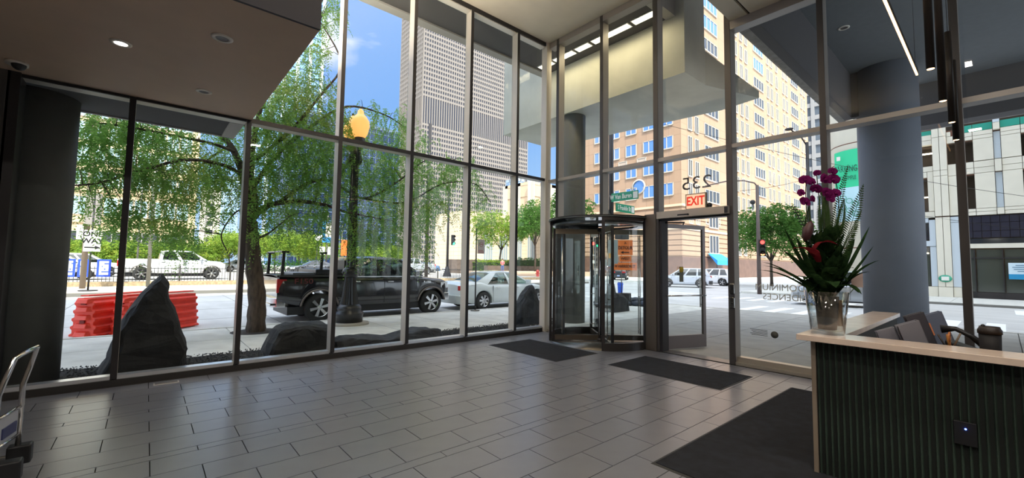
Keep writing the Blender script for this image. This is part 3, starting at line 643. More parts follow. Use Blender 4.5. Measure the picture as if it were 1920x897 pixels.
def fern(base, mid, tip, w_, n=38):
    w_ *= 1.25
    q = MB(); pts = curve(base, mid, tip, n); q.tube(pts, .0022, 5)
    for i in range(3, n):
        t = i/n; ln = w_*math.sin(math.pi*(t*.86+.12)); tg = (pts[min(i+1,n)]-pts[i-1]).normalized(); side = tg.cross(cc_).normalized()
        for s_ in (-1, 1):
            p = pts[i]; e_ = p + side*s_*ln + tg*ln*.25; q.quad(p-tg*.004, p+side*s_*ln*.5-tg*.006+tg*ln*.12, e_, p+side*s_*ln*.5+tg*.008+tg*ln*.12)
    q.build('fern_frond', mat_fern, bq)
mat_fern = leafmat('fern_leaf', (.03,.06,.02), (.05,.09,.03), (.09,.13,.05), 10, .4)
for bpx, mpx, tpx, w_, d in (((1575,500),(1600,440),(1627,356),.06,.0),((1572,470),(1585,400),(1609,318),.035,-.05),((1545,480),(1543,430),(1541,372),.05,.05),((1550,480),(1558,430),(1556,380),.05,.0),((1562,470),(1575,430),(1582,385),.04,.05),((1535,480),(1527,440),(1535,395),.035,-.05),((1590,500),(1612,470),(1640,400),.03,-.1)):
    fern(FP(*bpx,d)+o3, FP(*mpx,d)+o3, FP(*tpx,d)+o3, w_)
# eucalyptus-like beaded sprig at left
q = MB(); pts = curve(FP(1530,470)+o3, FP(1515,430)+o3, FP(1498,400)+o3, 12); q.tube(pts, .003, 5)
for i, p in enumerate(pts):
    for s_ in (-1,1): q.sphere(p+rr_*s_*.014+Vector((0,0,.004)), .011, 6, 4, (1,1,.5))
q.build('beaded_sprig', mat('sprig_dark', (.02,.03,.02), .5), bq)
# orchids
PET = leafmat('orchid_petal', (.10,.008,.06), (.20,.015,.12), (.32,.04,.20), 30, .45)
for pts in ([(1560,520),(1590,420),(1583,345),(1566,331)], [(1540,520),(1520,440),(1518,380),(1524,345)], [(1552,520),(1548,420),(1545,380),(1542,340)]):
    P_ = [FP(*p)+o3 for p in pts]; cv = [P_[0]*(1-t)**3+P_[1]*3*t*(1-t)**2+P_[2]*3*t*t*(1-t)+P_[3]*t**3 for t in [i/12 for i in range(13)]]
    q = MB(); q.tube(cv, .0035, 6); q.build('orchid_stem', STEM, bq)
fl_me = None
for i, (px, py, sz) in enumerate(((1517,352,1.1),(1530,354,.9),(1548,350,1.15),(1568,350,1.15),(1534,368,1),(1506,376,.85),(1517,391,1.1),(1529,386,.8),(1552,375,1.1),(1569,376,1.1),(1560,386,.8),(1567,335,.8),(1541,338,.7))):
    if fl_me is None:
        q = MB()
        for k, (a, wl, ww) in enumerate(((90,.036,.020),(210,.034,.018),(330,.034,.018),(20,.040,.030),(160,.040,.030))):
            ca, sa = math.cos(math.radians(a)), math.sin(math.radians(a)); rows = []
            for t in (0,.25,.5,.75,1):
                wd = ww*math.sin(math.pi*(t*.9+.06)); ce = (ca*wl*t, -.006*math.sin(3*t)-.002*(k > 2), sa*wl*t); rows.append([(ce[0]-sa*wd, ce[1]+.004, ce[2]+ca*wd),(ce[0],ce[1],ce[2]),(ce[0]+sa*wd, ce[1]+.004, ce[2]-ca*wd)])
            q.grid(rows)
        q.sphere((0,-.012,-.004), .009, 8, 6, (1,1,1.2)); fl_me = q.mesh('orchid_bloom', PET)
    p = FP(px, py, random.uniform(0,.05)) + o3
    link('orchid_bloom', fl_me, bq, p, (random.uniform(-.4,.4), random.uniform(-.5,.5), math.radians(-40+random.uniform(-45,45))), (sz*1.15,)*3)
RED = leafmat('anthurium_red', (.10,.01,.015), (.16,.015,.02), (.25,.03,.03), 12, .3)
q = MB(); blade(curve(FP(1517,500,.15)+o3, FP(1500,470,.2)+o3, FP(1463,478,.2)+o3, 8), .04, q); q.build('red_spathe', RED, bq)
q = MB(); blade(curve(FP(1517,480,.1)+o3, FP(1530,455,.1)+o3, FP(1552,470,.15)+o3, 8), .05, q); q.build('red_spathe', RED, bq)
q = MB(); p = FP(1508,445,.1)+o3; q.lathe([(.004,-.09),(.03,-.06),(.04,0),(.025,.06),(.004,.085)], (0,0,0), 12, 'z', .12); q.xf(Matrix.Translation(p) @ Matrix.Rotation(-.35,4,rr_.cross(Vector((0,0,1))))); q.build('protea_bud', mat('bud_dark_red', (.05,.012,.015), .5), bq)
q = MB(); p = FP(1511,484,.15)+o3; q.sphere(p, .032, 12, 8, (1,1,.9)); q.build('red_bloom', RED, bq)
# small card
cp_ = FP(1616, 531, -.04)+o3+Vector((VX,VY,DZ+.03)); cd_ = thing('card', 'plain beige card on a pick at the right side of the bouquet', 'card', cp_)
q = MB(); q.cbox((0,0,0),(.095,.004,.115), Matrix.Rotation(math.radians(-40),4,'Z')); q.build('card_face', mat('card_beige', H((186,166,158)), .7), cd_); q = MB(); q.tube([(0,.004,-.04), Vector((VX,VY,DZ+.10))-cp_], .003, 6); q.build('pick', STEM, cd_)
# raised ledge with small things
lg = thing('desk_shelf', 'dark low shelf behind the counter edge', 'shelf', (4.36, -.45, .752)); q = MB(); q.box((0,0,.20),(.42,.75,.225)); q.box((0,0,0),(.42,.02,.2)); q.box((0,.73,0),(.42,.75,.2)); q.build('board', mat('shelf_wood', H((170,130,92)), .4), lg)
LZ = .978
cup = thing('tumbler', 'black lidded tumbler on the shelf behind the counter', 'cup', (4.46, .075, LZ))
q = MB(); q.lathe([(.044,0),(.05,.006),(.055,.2),(.055,.2)], (0,0,0), 28); q.build('body', mat('cup_black', (.008,.007,.008), .75), cup); q = MB(); q.lathe([(.06,.195),(.06,.222),(.053,.232),(.05,.245),(.02,.245)], (0,0,0), 28); q.build('lid', mat('cup_lid', H((44,36,32)), .5), cup); q = MB(); q.sphere((-.02,.03,.248), .012, 10, 6); q.build('spout', BLACK, cup)
ph = thing('desk_phone', 'black desk telephone beside the tumbler', 'telephone', (4.63, .19, .978)); ph.scale = (1.1,)*3
q = MB(); q.add([(-.09,-.1,0),(.09,-.1,0),(.09,.1,0),(-.09,.1,0),(-.09,-.1,.03),(.09,-.1,.03),(.09,.1,.10),(-.09,.1,.10)], [(3,2,1,0),(4,5,6,7),(0,1,5,4),(1,2,6,5),(2,3,7,6),(3,0,4,7)]); q.build('base', BLACK, ph, bevel=.005)
q = MB(); q.tube([(-.05,.12,.17),(-.05,.05,.18),(-.05,-.02,.14),(-.05,-.1,.06)], [.028,.016,.016,.026], 10); q.build('handset', BLACK, ph)
q = MB(); q.tube([(-.05,-.1,.06),(-.1,-.12,.02),(-.12,-.05,.02),(-.09,0,.02)], .005, 6); q.build('cord', BLACK, ph)
ORG = mat('orange_handle', H((196,120,66)), .4)
scs = thing('scissors', 'orange handled scissors leaning by the folders', 'scissors', (4.50, .275, 1.0))
for s_ in (-1,1):
    q = MB(); q.tube([(s_*.022+.022*math.cos(t), 0, .12+.03*math.sin(t)) for t in [i*math.pi/6 for i in range(13)]], .006, 6); q.tube([(s_*.02,0,.09),(-s_*.004,0,.04)], .006, 6); q.build('handle', ORG, scs)
    q = MB(); q.add([(s_*.004-.006,-.001,.05),(s_*.004+.006,-.001,.05),(0,-.001,0),(s_*.004-.006,.001,.05),(s_*.004+.006,.001,.05),(0,.001,0)], [(0,1,2),(5,4,3),(0,3,4,1),(1,4,5,2),(2,5,3,0)]); q.build('blade', CHROME, scs)
pc = thing('pen_pot', 'dark pot of pens holding the orange scissors beside the telephone', 'pen pot', (4.50, .275, .978)); q = MB(); q.lathe([(.035,0),(.042,.08),(.038,.08),(.03,.01),(.002,.01)], (0,0,0), 20, cap=False); q.build('cup_wall', BLACK, pc); q = MB(); q.lathe([(.04,0),(.05,.035),(.045,.035),(.035,.006),(.002,.006)], (0,0,0), 20); q.build('dish', BLACK, pc)
for i, c in enumerate((H((200,150,90)), H((60,50,45)), H((180,120,60)), H((120,100,80)))):
    q = MB(); a = i*1.5; q.tube([(0,0,.02),(.06*math.cos(a),.06*math.sin(a),.14+.012*i)], .006, 6); q.build('pen', mat('pen_%s' % 'abcd'[i], c, .4), pc)
for i, (x, y, a, c, nm) in enumerate(((4.45,-.06,.5,(.35,.03,.03),'red marker pen nearest the tumbler on the shelf'),(4.52,-.09,-.3,(.02,.02,.02),'black marker pen beside the red one on the shelf'),(4.44,-.17,.9,(.4,.05,.04),'red marker pen at the right edge on the shelf'),(4.62,-.02,.2,(.5,.3,.15),'tan pencil behind the marker pens on the shelf'))):
    t = thing('pen', nm, 'pen', (x, y, LZ+.011), a); q = MB(); q.cyl((-.07,0,0), .011, .10, 12, 'x'); q.build('barrel', mat('marker_%s' % 'abcd'[i], c, .4), t); q = MB(); q.cyl((.03,0,0), .012, .045, 12, 'x'); q.build('cap', mat('marker_cap_%s' % 'abcd'[i], tuple(v*.6 for v in c), .4), t)

# platform cart at the left edge ------------------------------------------
ct = thing('platform_cart', 'platform cart with chrome push handle at the left edge of the lobby', 'cart', (-.75, 4.45, 0))
def cw_(x, y, z): return (x+.75, y-4.45, z)
hy0, hy1 = 4.62, 4.30
def leg(y, dx): return [cw_(-.60+dx, y, .20), cw_(-.60+dx, y, .45), cw_(-.605+dx, y+.0, .75), cw_(-.60+dx, y+.03, .86)]
q = MB()
arcp = [cw_(-.62,4.60,.22), cw_(-.62,4.60,.70), cw_(-.60,4.62,.80), cw_(-.575,4.64,.93), cw_(-.57,4.62,.955), cw_(-.60,4.36,.955), cw_(-.63,4.33,.93), cw_(-.66,4.30,.80), cw_(-.68,4.28,.70), cw_(-.68,4.28,.22)]
q.tube(arcp, .016, 12); q.build('handle', CHROME, ct)
for z in (.55,.36): q = MB(); q.tube([cw_(-.62,4.60,z), cw_(-.68,4.28,z)], .010, 8); q.build('cross_bar', CHROME, ct)
q = MB(); q.prism_dir([cw_(-.628,4.56,.37),cw_(-.672,4.32,.37),cw_(-.672,4.32,.54),cw_(-.628,4.56,.54)], (.003,0,0)); q.build('label_plate', mat('plate_pale', H((176,180,190)), .4), ct)
q = MB(); q.prism_dir([cw_(-.631,4.53,.40),cw_(-.664,4.35,.40),cw_(-.664,4.35,.47),cw_(-.631,4.53,.47)], (.008,0,0)); q.build('label_print', mat('plate_blue', H((60,64,104)), .4), ct)
q = MB(); q.box(cw_(-.60,4.28,.17), cw_(-1.3,4.62,.19)); q.build('deck', mat('deck_grey', H((70,72,74)), .5), ct)
for y in (4.26, 4.63):
    q = MB(); q.box(cw_(-.56,y-.012,.16), cw_(-1.32,y+.012,.21)); q.build('side_rail', CHROME, ct, bevel=.005)
for y in (4.28, 4.61):
    q = MB(); q.box(cw_(-.55,y-.045,.15), cw_(-.67,y+.045,.28)); q.build('corner_socket', BLACK, ct, bevel=.01)
for x in (-.66,-1.22):
    for y in (4.33, 4.57):
        wq = MB(); wq.cyl(cw_(x,y-.015,.06), .06, .03, 20, 'y'); wo = wq.build('wheel', RUBBER, ct); wq = MB(); wq.box(cw_(x-.015,y-.025,.06), cw_(x+.015,y-.018,.17)); wq.box(cw_(x-.015,y+.018,.06), cw_(x+.015,y+.025,.17)); wq.build('fork', CHROME, wo)
# ------------------------------------------------------------------ vehicles (local frame: +x front, y left, z up, origin between the wheels on the ground)
TINTT = glassmat('truck_glass', (.22,.29,.27), 1.0); TINT = glassmat('car_glass', (.22,.27,.26), 1.2); TINTC = glassmat('car_glass_light', (.40,.52,.50), 1.4)
CARIN = mat('car_interior', (.02,.02,.022), .8)
RIMM = mat('alloy_rim', (.62,.62,.62), .25, 1)
HEAD = mat('headlamp', (.8,.82,.85), .15, .2); TAIL = mat('tail_lamp', (.42,.012,.012), .25, coat=.6)
def lerp(a, b, t): return a+(b-a)*t
def interp(tab, x):
    if x <= tab[0][0]: return tab[0][1]
    for (a, va), (b, vb) in zip(tab, tab[1:]):
        if x <= b: return lerp(va, vb, (x-a)/(b-a))
    return tab[-1][1]
def wheel_meshes(r, wd, spokes, key):
    q = MB(); q.lathe([(r*.66,-wd/2),(r*.93,-wd/2),(r,-wd*.36),(r,wd*.36),(r*.93,wd/2),(r*.66,wd/2)], (0,0,0), 32, 'y', cap=False); ty = q.mesh('tyre', RUBBER)
    q = MB(); q.lathe([(r*.60,-wd*.2),(r*.67,-wd*.48),(r*.70,-wd*.5),(r*.70,wd*.5),(r*.60,wd*.2)], (0,0,0), 28, 'y', cap=False)
    for k in range(spokes):
        a = 2*math.pi*k/spokes; M_ = Matrix.Rotation(a, 4, 'Y'); st = len(q.v)
        q.add([(-.03,-wd*.44,.05),(.03,-wd*.44,.05),(.045,-wd*.40,r*.64),(-.045,-wd*.40,r*.64),(-.03,-wd*.2,.05),(.03,-wd*.2,.05),(.045,-wd*.25,r*.64),(-.045,-wd*.25,r*.64)], [(0,1,2,3),(7,6,5,4),(0,3,7,4),(1,5,6,2),(3,2,6,7),(0,4,5,1)]); q.xf(M_, st)
    q.lathe([(.002,-wd*.48),(.05,-wd*.47),(.06,-wd*.2)], (0,0,0), 14, 'y'); rim = q.mesh('rim', RIMM)
    q = MB(); q.lathe([(r*.62,-.0),(.01,-.0)], (0,-wd*.1,0), 24, 'y', cap=False); disc = q.mesh('brake_disc', mat('brake_dark', (.05,.05,.05), .5, .6))
    return ty, rim, disc
def vehicle(name, label, cat, loc, rz, S, paint, glass=TINT, group=None, detail=True):
    t = thing(name, label, cat, loc, rz, group)
    r = S['r']; xf_, xr = S['wb']/2, -S['wb']/2; W = S['w']/2; rear, front = S['rear'], S['front']
    top = S['top']; hw = S['hw']; zb0 = S['zb']; arch = r+S.get('gap', .07)
    st = set([rear, front]); x = rear
    while x < front: st.add(round(x, 3)); x += .1 if detail else .2
    for c in (xf_, xr):
        for k in range(-8, 9): st.add(round(c+arch*math.sin(k/8*math.pi/2), 3))
    for a, _ in top+hw: st.add(a)
    rows = []
    for x in sorted(st):
        if x < rear or x > front: continue
        w_ = interp(hw, x); zt = interp(top, x); zb = interp(zb0, x)
        for c in (xf_, xr):
            if abs(x-c) < arch: zb = max(zb, r+math.sqrt(max(0, arch*arch-(x-c)**2))-.0)
        zb = min(zb, zt-.12); mid = lerp(zb, zt, .55)
        half = [(w_-.05, zb), (w_-.012, zb+.02), (w_, lerp(zb, mid, .5)), (w_+.0, mid), (w_-.015, lerp(mid, zt, .6)), (w_-.05, zt-.025), (w_-.11, zt), (w_*.5, zt+S.get('crown', .02)), (0, zt+S.get('crown', .02)*1.3)]
        rows.append([(x, -a, b) for a, b in half] + [(x, a, b) for a, b in half[-2::-1]])
    q = MB(); q.grid(rows, closed=True); n = len(rows[0]); q.add(rows[0], [tuple(range(n))]); q.add(rows[-1], [tuple(range(n))[::-1]])
    body = q.build('body', paint, t, recalc=True)
    # cab
    C = S['cab']; zB, zR = C['belt'], C['roof']; (a0, b0), (a1, b1) = C['xb'], C['xr']; wB, wR = C['wb'], C['wr']
    N_ = 10
    rr = []
    for i in range(N_+1):
        u = i/N_; x = lerp(a1-.06, b1+.08, u); dz = -.05*(abs(2*u-1)**2.5); rr.append([(x, s*wR*k_, zR+dz+(.045*(1-k_*k_)) - (.02 if k_ == 1 else 0)) for s, k_ in ((-1,1),(-1,.93),(-1,.6),(1,0),(1,.6),(1,.93),(1,1))])
    q = MB(); q.grid(rr); rr2 = [[(x, y, z-.05) for x, y, z in ro] for ro in rr]; q.grid(rr2); q.quad(*[rr[0][i] for i in range(7)], *[rr2[0][i] for i in range(6, -1, -1)]); q.quad(*[rr[-1][i] for i in range(7)], *[rr2[-1][i] for i in range(6, -1, -1)])
    for s in (0, 6): q.grid([[ro[s] for ro in rr], [ro[s] for ro in rr2]])
    q.build('roof', S.get('roofpaint', paint), t, recalc=True)
    def P_(u, v, s): # u along the side 0 rear..1 front, v 0 belt..1 roof
        x = lerp(lerp(a0, b0, u), lerp(a1, b1, u), v); bow = .03*math.sin(math.pi*v)
        return Vector((x, s*(lerp(wB, wR, v)+bow), lerp(zB, zR-.04, v)))
    fr = C['pillars']                                    # (u0,u1) of each solid pillar
    gaps = C['glass']
    for s in (-1, 1):
        for u0, u1 in fr:
            q = MB(); q.grid([[P_(u0, v/4, s), P_(u1, v/4, s)] for v in range(5)]); q.grid([[P_(u0, v/4, s)-Vector((0,s*.05,0)), P_(u1, v/4, s)-Vector((0,s*.05,0))] for v in range(5)]); q.build('pillar', S.get('pillarmat', paint), t)
        for u0, u1 in gaps:
            q = MB(); q.grid([[P_(lerp(u0,u1,i/6), v/4, s)-Vector((0,s*.012,0)) for i in range(7)] for v in range(5)]); q.build('side_window', glass, t)
        q = MB(); q.tube([P_(u/12, .0, s)+Vector((0,s*.004,.0)) for u in range(13)], .010, 5); q.build('belt_trim', S.get('trim', CHROME), t)
    for nm, u in (('windshield', 1), ('rear_window', 0)):
        sgn = 1 if u else -1
        q = MB(); q.grid([[Vector((P_(u, v/4, -1).x + sgn*(.10*(1-k_*k_)), k_*(abs(P_(u, v/4, 1).y)-.01), P_(u, v/4, 1).z)) for k_ in (-1,-.6,-.2,.2,.6,1)] for v in range(5)]); q.build(nm, glass, t)
    # seats, dash
    q = MB()
    for x in C['seats']:
        for s in (-1, 1):
            q.box((x-.06, s*.62, zB-.45), (x+.12, s*.16, zB+.05)); q.box((x-.03, s*.50, zB+.05), (x+.07, s*.27, zB+.24))
    q.build('seat', CARIN, t)
    q = MB(); q.box((b0-.45, -wB+.12, zB-.25), (b0-.02, wB-.12, zB-.01)); q.tube([(b0-.5, .38+.17*math.cos(a), zB+.02+.17*math.sin(a)) for a in [i*math.pi/6 for i in range(13)]], .014, 5); q.build('dashboard', CARIN, t)
    q = MB(); q.box((rear+.3, -W+.15, .22), (front-.4, W-.15, .45)); q.build('underbody', BLACK, t)
    # wheels
    ty, rim, disc = wheel_meshes(r, S.get('tw', .24), S.get('spokes', 6), name)
    for c in (xf_, xr):
        for s in (-1, 1):
            wo = link('wheel', ty, t, (c, s*(W-.13), r), (0, .3, 0 if s < 0 else math.pi)); link('rim', rim, wo); link('brake_disc', disc, wo)
            if S.get('flare'):
                q = MB(); pts = []
                for k in range(-8, 9): a = k/8*math.pi*.54; pts.append((c+(arch+.02)*math.sin(a), s*(interp(hw, c)+.006), max(interp(zb0, c)+.02, r+(arch+.02)*math.cos(a))))
                q.tube(pts, .028, 6); q.build('wheel_arch_trim', S['flare'], t)
    # doors: seams and handles
    for x in S.get('seams', ()):
        for s in (-1, 1):
            w_ = interp(hw, x)
            q = MB(); q.box((x-.006, s*(w_-.02), interp(zb0, x)+.06), (x+.006, s*(w_+.002), interp(top, x)-.05)); q.build('door_seam', BLACK, t)
    for x in S.get('handles', ()):
        for s in (-1, 1):
            q = MB(); q.cbox((x, s*(interp(hw, x)+.012), interp(top, x)-S.get('hdrop', .13)), (.2, .035, .035)); q.build('door_handle', S.get('handlemat', CHROME), t, bevel=.008)
    for s in (-1, 1):
        q = MB(); q.cbox((b0-.38, s*(wB+.17), zB+.10), (.12, .22, .17)); q.box((b0-.36, s*(wB-.01), zB+.0), (b0-.32, s*(wB+.08), zB+.06)); q.build('mirror', S.get('mirrormat', paint), t, bevel=.03)
    # lamps and bumpers
    for s in (-1, 1):
        x0 = front; hz0, hz1 = S['headz']; q = MB(); wq = interp(hw, front-.1)
        q.add([(front-.38, s*(interp(hw, front-.38)+.006), hz0+.03),(front-.08, s*(wq+.006), hz0),(front+.012, s*(interp(hw, front)-.03), hz0),(front+.012, s*(interp(hw, front)-.34), hz0+.02),(front-.38, s*(interp(hw, front-.38)+.006), hz1-.02),(front-.08, s*(wq+.004), hz1),(front+.012, s*(interp(hw, front)-.05), hz1-.01),(front+.012, s*(interp(hw, front)-.34), hz1-.03)],
              [(0,1,5,4),(1,2,6,5),(2,3,7,6)]); q.build('headlight', HEAD, t)
        tz0, tz1 = S['tailz']; tl = S.get('taill', .2); q = MB()
        q.box((rear-.012, s*(interp(hw, rear)+.008), tz0), (rear+tl, s*(interp(hw, rear)-.13), tz1)) if not S.get('tailwide') else q.box((rear-.012, s*(interp(hw, rear)+.004), tz0), (rear+tl, s*(interp(hw, rear)-.42), tz1))
        q.build('tail_light', TAIL, t, bevel=.015)
    bm_ = S.get('bumper', paint)
    q = MB(); wq = interp(hw, front)
    q.prism([(front-.25,-W+.02),(front-.02,-W+.06),(front+.09,-W+.3),(front+.11,0),(front+.09,W-.3),(front-.02,W-.06),(front-.25,W-.02)], S['bz'][0], S['bz'][1]); q.build('front_bumper', bm_, t, bevel=.02)
    q = MB(); q.prism([(rear+.22,-W+.02),(rear-.0,-W+.05),(rear-.10,-W+.28),(rear-.12,0),(rear-.10,W-.28),(rear,W-.05),(rear+.22,W-.02)], S['bz'][0], S['bz'][1]); q.build('rear_bumper', bm_, t, bevel=.02)
    q = MB(); q.box((front+.0,-.55,S['headz'][0]-.1),(front+.03,.55,S['headz'][1]-.05)); q.build('grille', mat('grille_dark', (.03,.03,.03), .3, .5), t)
    q = MB(); q.box((rear-.13,-.16,S['bz'][1]-.16+S.get('plz',0)),(rear-.121,.16,S['bz'][1]-.0+S.get('plz',0))); q.build('licence_plate', mat('plate_white', H((150,165,200)), .5), t)
    return t
PAINT_BK = mat('truck_paint', (.010,.009,.011), .18, spec=.6, coat=1); PAINT_W = mat('pearl_paint', H((206,214,214)), .25, coat=1)
PICK = dict(r=.41, wb=3.68, w=2.0, rear=-2.97, front=2.60, crown=.03, gap=.09, tw=.27, spokes=6,
    top=[(-2.97,1.30),(-1.05,1.32),(-1.0,1.32),(1.22,1.30),(1.4,1.27),(2.3,1.19),(2.5,1.12),(2.6,.98)], hw=[(-2.97,.96),(-2.8,.99),(2.0,1.0),(2.4,.95),(2.6,.84)],
    zb=[(-2.97,.62),(-2.5,.5),(-1.0,.42),(1.0,.42),(2.3,.5),(2.6,.55)],
    cab=dict(belt=1.30, roof=1.91, xb=(-1.0,1.55), xr=(-.85,.72), wb=.96, wr=.78, pillars=[(0,.07),(.40,.475),(.93,1.0)], glass=[(.07,.40),(.475,.93)], seats=(-.55,.35)),
    seams=(-.98,.12,1.25), handles=(-.78,.32), hdrop=.17, headz=(.88,1.10), tailz=(.86,1.24), taill=.24, bz=(.46,.72))
# the black pickup at the kerb
tk = vehicle('pickup_truck', 'black crew cab pickup truck parked at the kerb behind the lamp post', 'truck', (5.73, 14.02, -.12), 0, dict(PICK, flare=mat('arch_trim', H((120,110,104)), .3, .6), roofpaint=PAINT_BK, bumper=CHROME, mirrormat=CHROME), PAINT_BK, TINTT)
q = MB(); q.box((-2.9,-.80,1.20),(-1.1,.80,1.335)); q.build('bed_floor', BLACK, tk)
q = MB(); [q.box((-2.92, s*.99, 1.30),(-1.05, s*.86, 1.36)) for s in (-1,1)]; q.box((-2.97,-.9,1.28),(-2.9,.9,1.35)); q.build('bed_rail', mat('bed_rail_black', (.02,.02,.02), .5), tk)
for x, s in ((-2.86, -1), (-2.86, 1), (-1.84, -1)):
    if 1:
        q = MB(); q.add([(x-.03,s*.9-.03,1.35),(x+.05,s*.9-.03,1.35),(x+.05,s*.9+.03,1.35),(x-.03,s*.9+.03,1.35),(x+.0,s*.9-.02,1.98),(x+.07,s*.9-.02,1.98),(x+.07,s*.9+.02,1.98),(x,s*.9+.02,1.98)], [(0,1,5,4),(1,2,6,5),(2,3,7,6),(3,0,4,7)]); q.box((x-.03,s*.9-.05,1.97),(x+.16,s*.9+.05,2.03)); q.build('rack_post', BLACK, tk)
q = MB(); q.box((-2.88,-.9,2.0),(-2.82,.9,2.035)); q.build('rack_bar', mat('rack_bar_grey', H((150,150,150)), .5), tk)
q = MB(); q.box((-2.55,-.8,1.36),(-1.75,.5,1.42)); q.build('folded_cover', mat('bed_cover', H((120,122,126)), .5), tk, bevel=.01)
q = MB(); q.box((-1.98,-.95,1.36),(-1.08,.9,1.52)); q.build('toolbox', mat('toolbox_black', (.02,.02,.022), .3, .5), tk, bevel=.02)
q = MB(); q.box((-1.05,-.6,1.52),(-1.0,.6,1.80)); q.build('headache_rack', BLACK, tk)
q = MB(); q.cyl((-2.55,.2,.36), .06, .0001, 10); q.tube([(-1.8,-.7,.40),(1.2,-.75,.40)], .035, 8); q.build('running_board', BLACK, tk)
text('side_badge', 'F150', (-2.30,-.992,1.17), (1,0,0), (0,0,1), .20, mat('badge_red', (.10,.012,.012), .4), tk, sx=1.3, bold=.004)
text('fender_badge', 'F-150', (1.66,-1.003,1.10), (1,0,0), (0,0,1), .10, CHROME, tk, sx=1.2, bold=.003)
q = MB(); q.box((-3.11,-.86,.5),(-3.09,.86,.56)); q.build('tow_step', CHROME, tk)
# white sedan in front of it
SED = dict(r=.335, wb=2.85, w=1.86, rear=-2.45, front=2.45, crown=.03, gap=.05, tw=.22, spokes=7,
    top=[(-2.45,.92),(-2.3,1.04),(-1.6,1.06),(-1.2,.96),(1.0,.94),(1.3,.94),(2.1,.82),(2.38,.70),(2.45,.6)], hw=[(-2.45,.74),(-2.2,.87),(-1.2,.93),(1.5,.92),(2.1,.85),(2.45,.66)],
    zb=[(-2.45,.34),(-1.9,.24),(1.9,.22),(2.45,.28)],
    cab=dict(belt=.95, roof=1.45, xb=(-2.0,1.15), xr=(-.95,.25), wb=.86, wr=.62, pillars=[(0,.24),(.58,.64),(.95,1.0)], glass=[(.24,.58),(.64,.95)], seats=(-.75,.1)),
    seams=(-1.0,-.05,1.0), handles=(-.75,.2), hdrop=.12, headz=(.55,.72), tailz=(.74,.92), taill=.35, bz=(.24,.56), plz=.06)
vehicle('sedan', 'pearl white sedan parked at the kerb ahead of the black pickup', 'car', (11.35, 14.0, -.12), 0, SED, PAINT_W, TINTC)
SUVS = dict(r=.36, wb=2.68, w=1.86, rear=-2.2, front=2.25, crown=.04, gap=.05, tw=.23, spokes=5,
    top=[(-2.2,1.05),(-2.0,1.1),(-1.2,1.06),(1.0,1.02),(1.3,1.02),(2.0,.92),(2.25,.75)], hw=[(-2.2,.80),(-1.9,.9),(1.5,.92),(2.0,.86),(2.25,.7)],
    zb=[(-2.2,.42),(-1.7,.28),(1.7,.28),(2.25,.36)],
    cab=dict(belt=1.04, roof=1.66, xb=(-2.12,1.2), xr=(-1.75,.3), wb=.87, wr=.66, pillars=[(0,.10),(.30,.34),(.60,.65),(.95,1.0)], glass=[(.10,.30),(.34,.60),(.65,.95)], seats=(-.9,.05)),
    seams=(-1.0,0,1.0), handles=(-.75,.2), headz=(.66,.82), tailz=(.86,1.05), taill=.25, tailwide=True, bz=(.32,.62))
white = mat('white_car_paint', H((226,228,230)), .25, coat=1); black = mat('dark_car_paint', H((34,38,46)), .2, coat=1); silver = mat('silver_car_paint', H((170,174,178)), .25, .5, coat=1); red = mat('red_car_paint', H((170,34,34)), .25, coat=1); blue = mat('blue_car_paint', H((70,104,140)), .25, coat=1)
def suvat(px, py, z=-.12): p = atz(px, py, z); return (p.x, p.y, z)
vehicle('suv', 'white suv turning on the street seen through the swing door', 'car', (36.3, 18.6, -.12), math.radians(118), dict(SUVS, bumper=mat('cladding', (.03,.03,.03), .6), flare=MATS['cladding']), mat('suv_paint', H((196,202,212)), .25, coat=1))
vehicle('suv', 'pale suv behind the white one on the street, half hidden by the door mullion', 'car', (43.0, 19.3, -.12), math.radians(100), SUVS, white)
vehicle('suv', 'silver grey hatchback crossing behind the flower bouquet', 'car', (25.3, 4.7, -.12), math.radians(97), SUVS, silver)
# across the street, behind the fence
LZ2 = .33
vehicle('pickup_truck', 'white crew cab pickup truck behind the fence of the parking lot', 'truck', (1.62, 36.6, LZ2), 0, dict(PICK, flare=mat('arch_grey', H((110,104,100)), .5)), white, TINT)
def lotcar(kind, label, x, y, rz, S, paint): return vehicle(kind, label, 'car', (x, y, LZ2 if x < 34 else 0), math.radians(rz), S, paint, TINT, 'cars in the parking lot', detail=False)
lotcar('suv', 'white suv in the parking lot behind the blue framed banners', -4.2, 37.2, 5, SUVS, white)
lotcar('suv', 'long white suv in the second row, left of the big white pickup', -3.4, 43.5, 0, SUVS, white)
lotcar('sedan', 'dark sedan in the lot beyond the pickup bed, seen right of the tree trunk', 13.8, 49, 180, SED, black)
lotcar('sedan', 'red sedan in the lot, partly behind the dark one', 17.5, 51, 180, SED, red)
lotcar('sedan', 'silver sedan in the lot to the right of the red one', 20.5, 49, 180, SED, silver)
lotcar('pickup_truck', 'grey pickup truck in the lot behind the rack posts of the black truck', 24.0, 46.5, 180, PICK, silver)
lotcar('sedan', 'light blue sedan in the far row of the lot above the black pickup', 31.0, 56, 180, SED, blue)
lotcar('suv', 'white suv in the far row of the lot right of the blue sedan', 43.0, 66, 180, SUVS, white)
lotcar('sedan', 'small white sedan in the lot above the white pickup bed', 2.2, 58, 0, SED, white)
lotcar('sedan', 'grey sedan in the lot above the hood of the white pickup', 9.2, 62, 0, SED, silver)
lotcar('suv', 'dark suv on the street behind the revolving door', 44.5, 31.0, 30, SUVS, black)
lotcar('sedan', 'pale blue sedan far off above the sedan at the kerb', 43.0, 60, 170, SED, blue)
lotcar('suv', 'white suv far off right of the pale blue sedan', 48.5, 63, 170, SUVS, white)
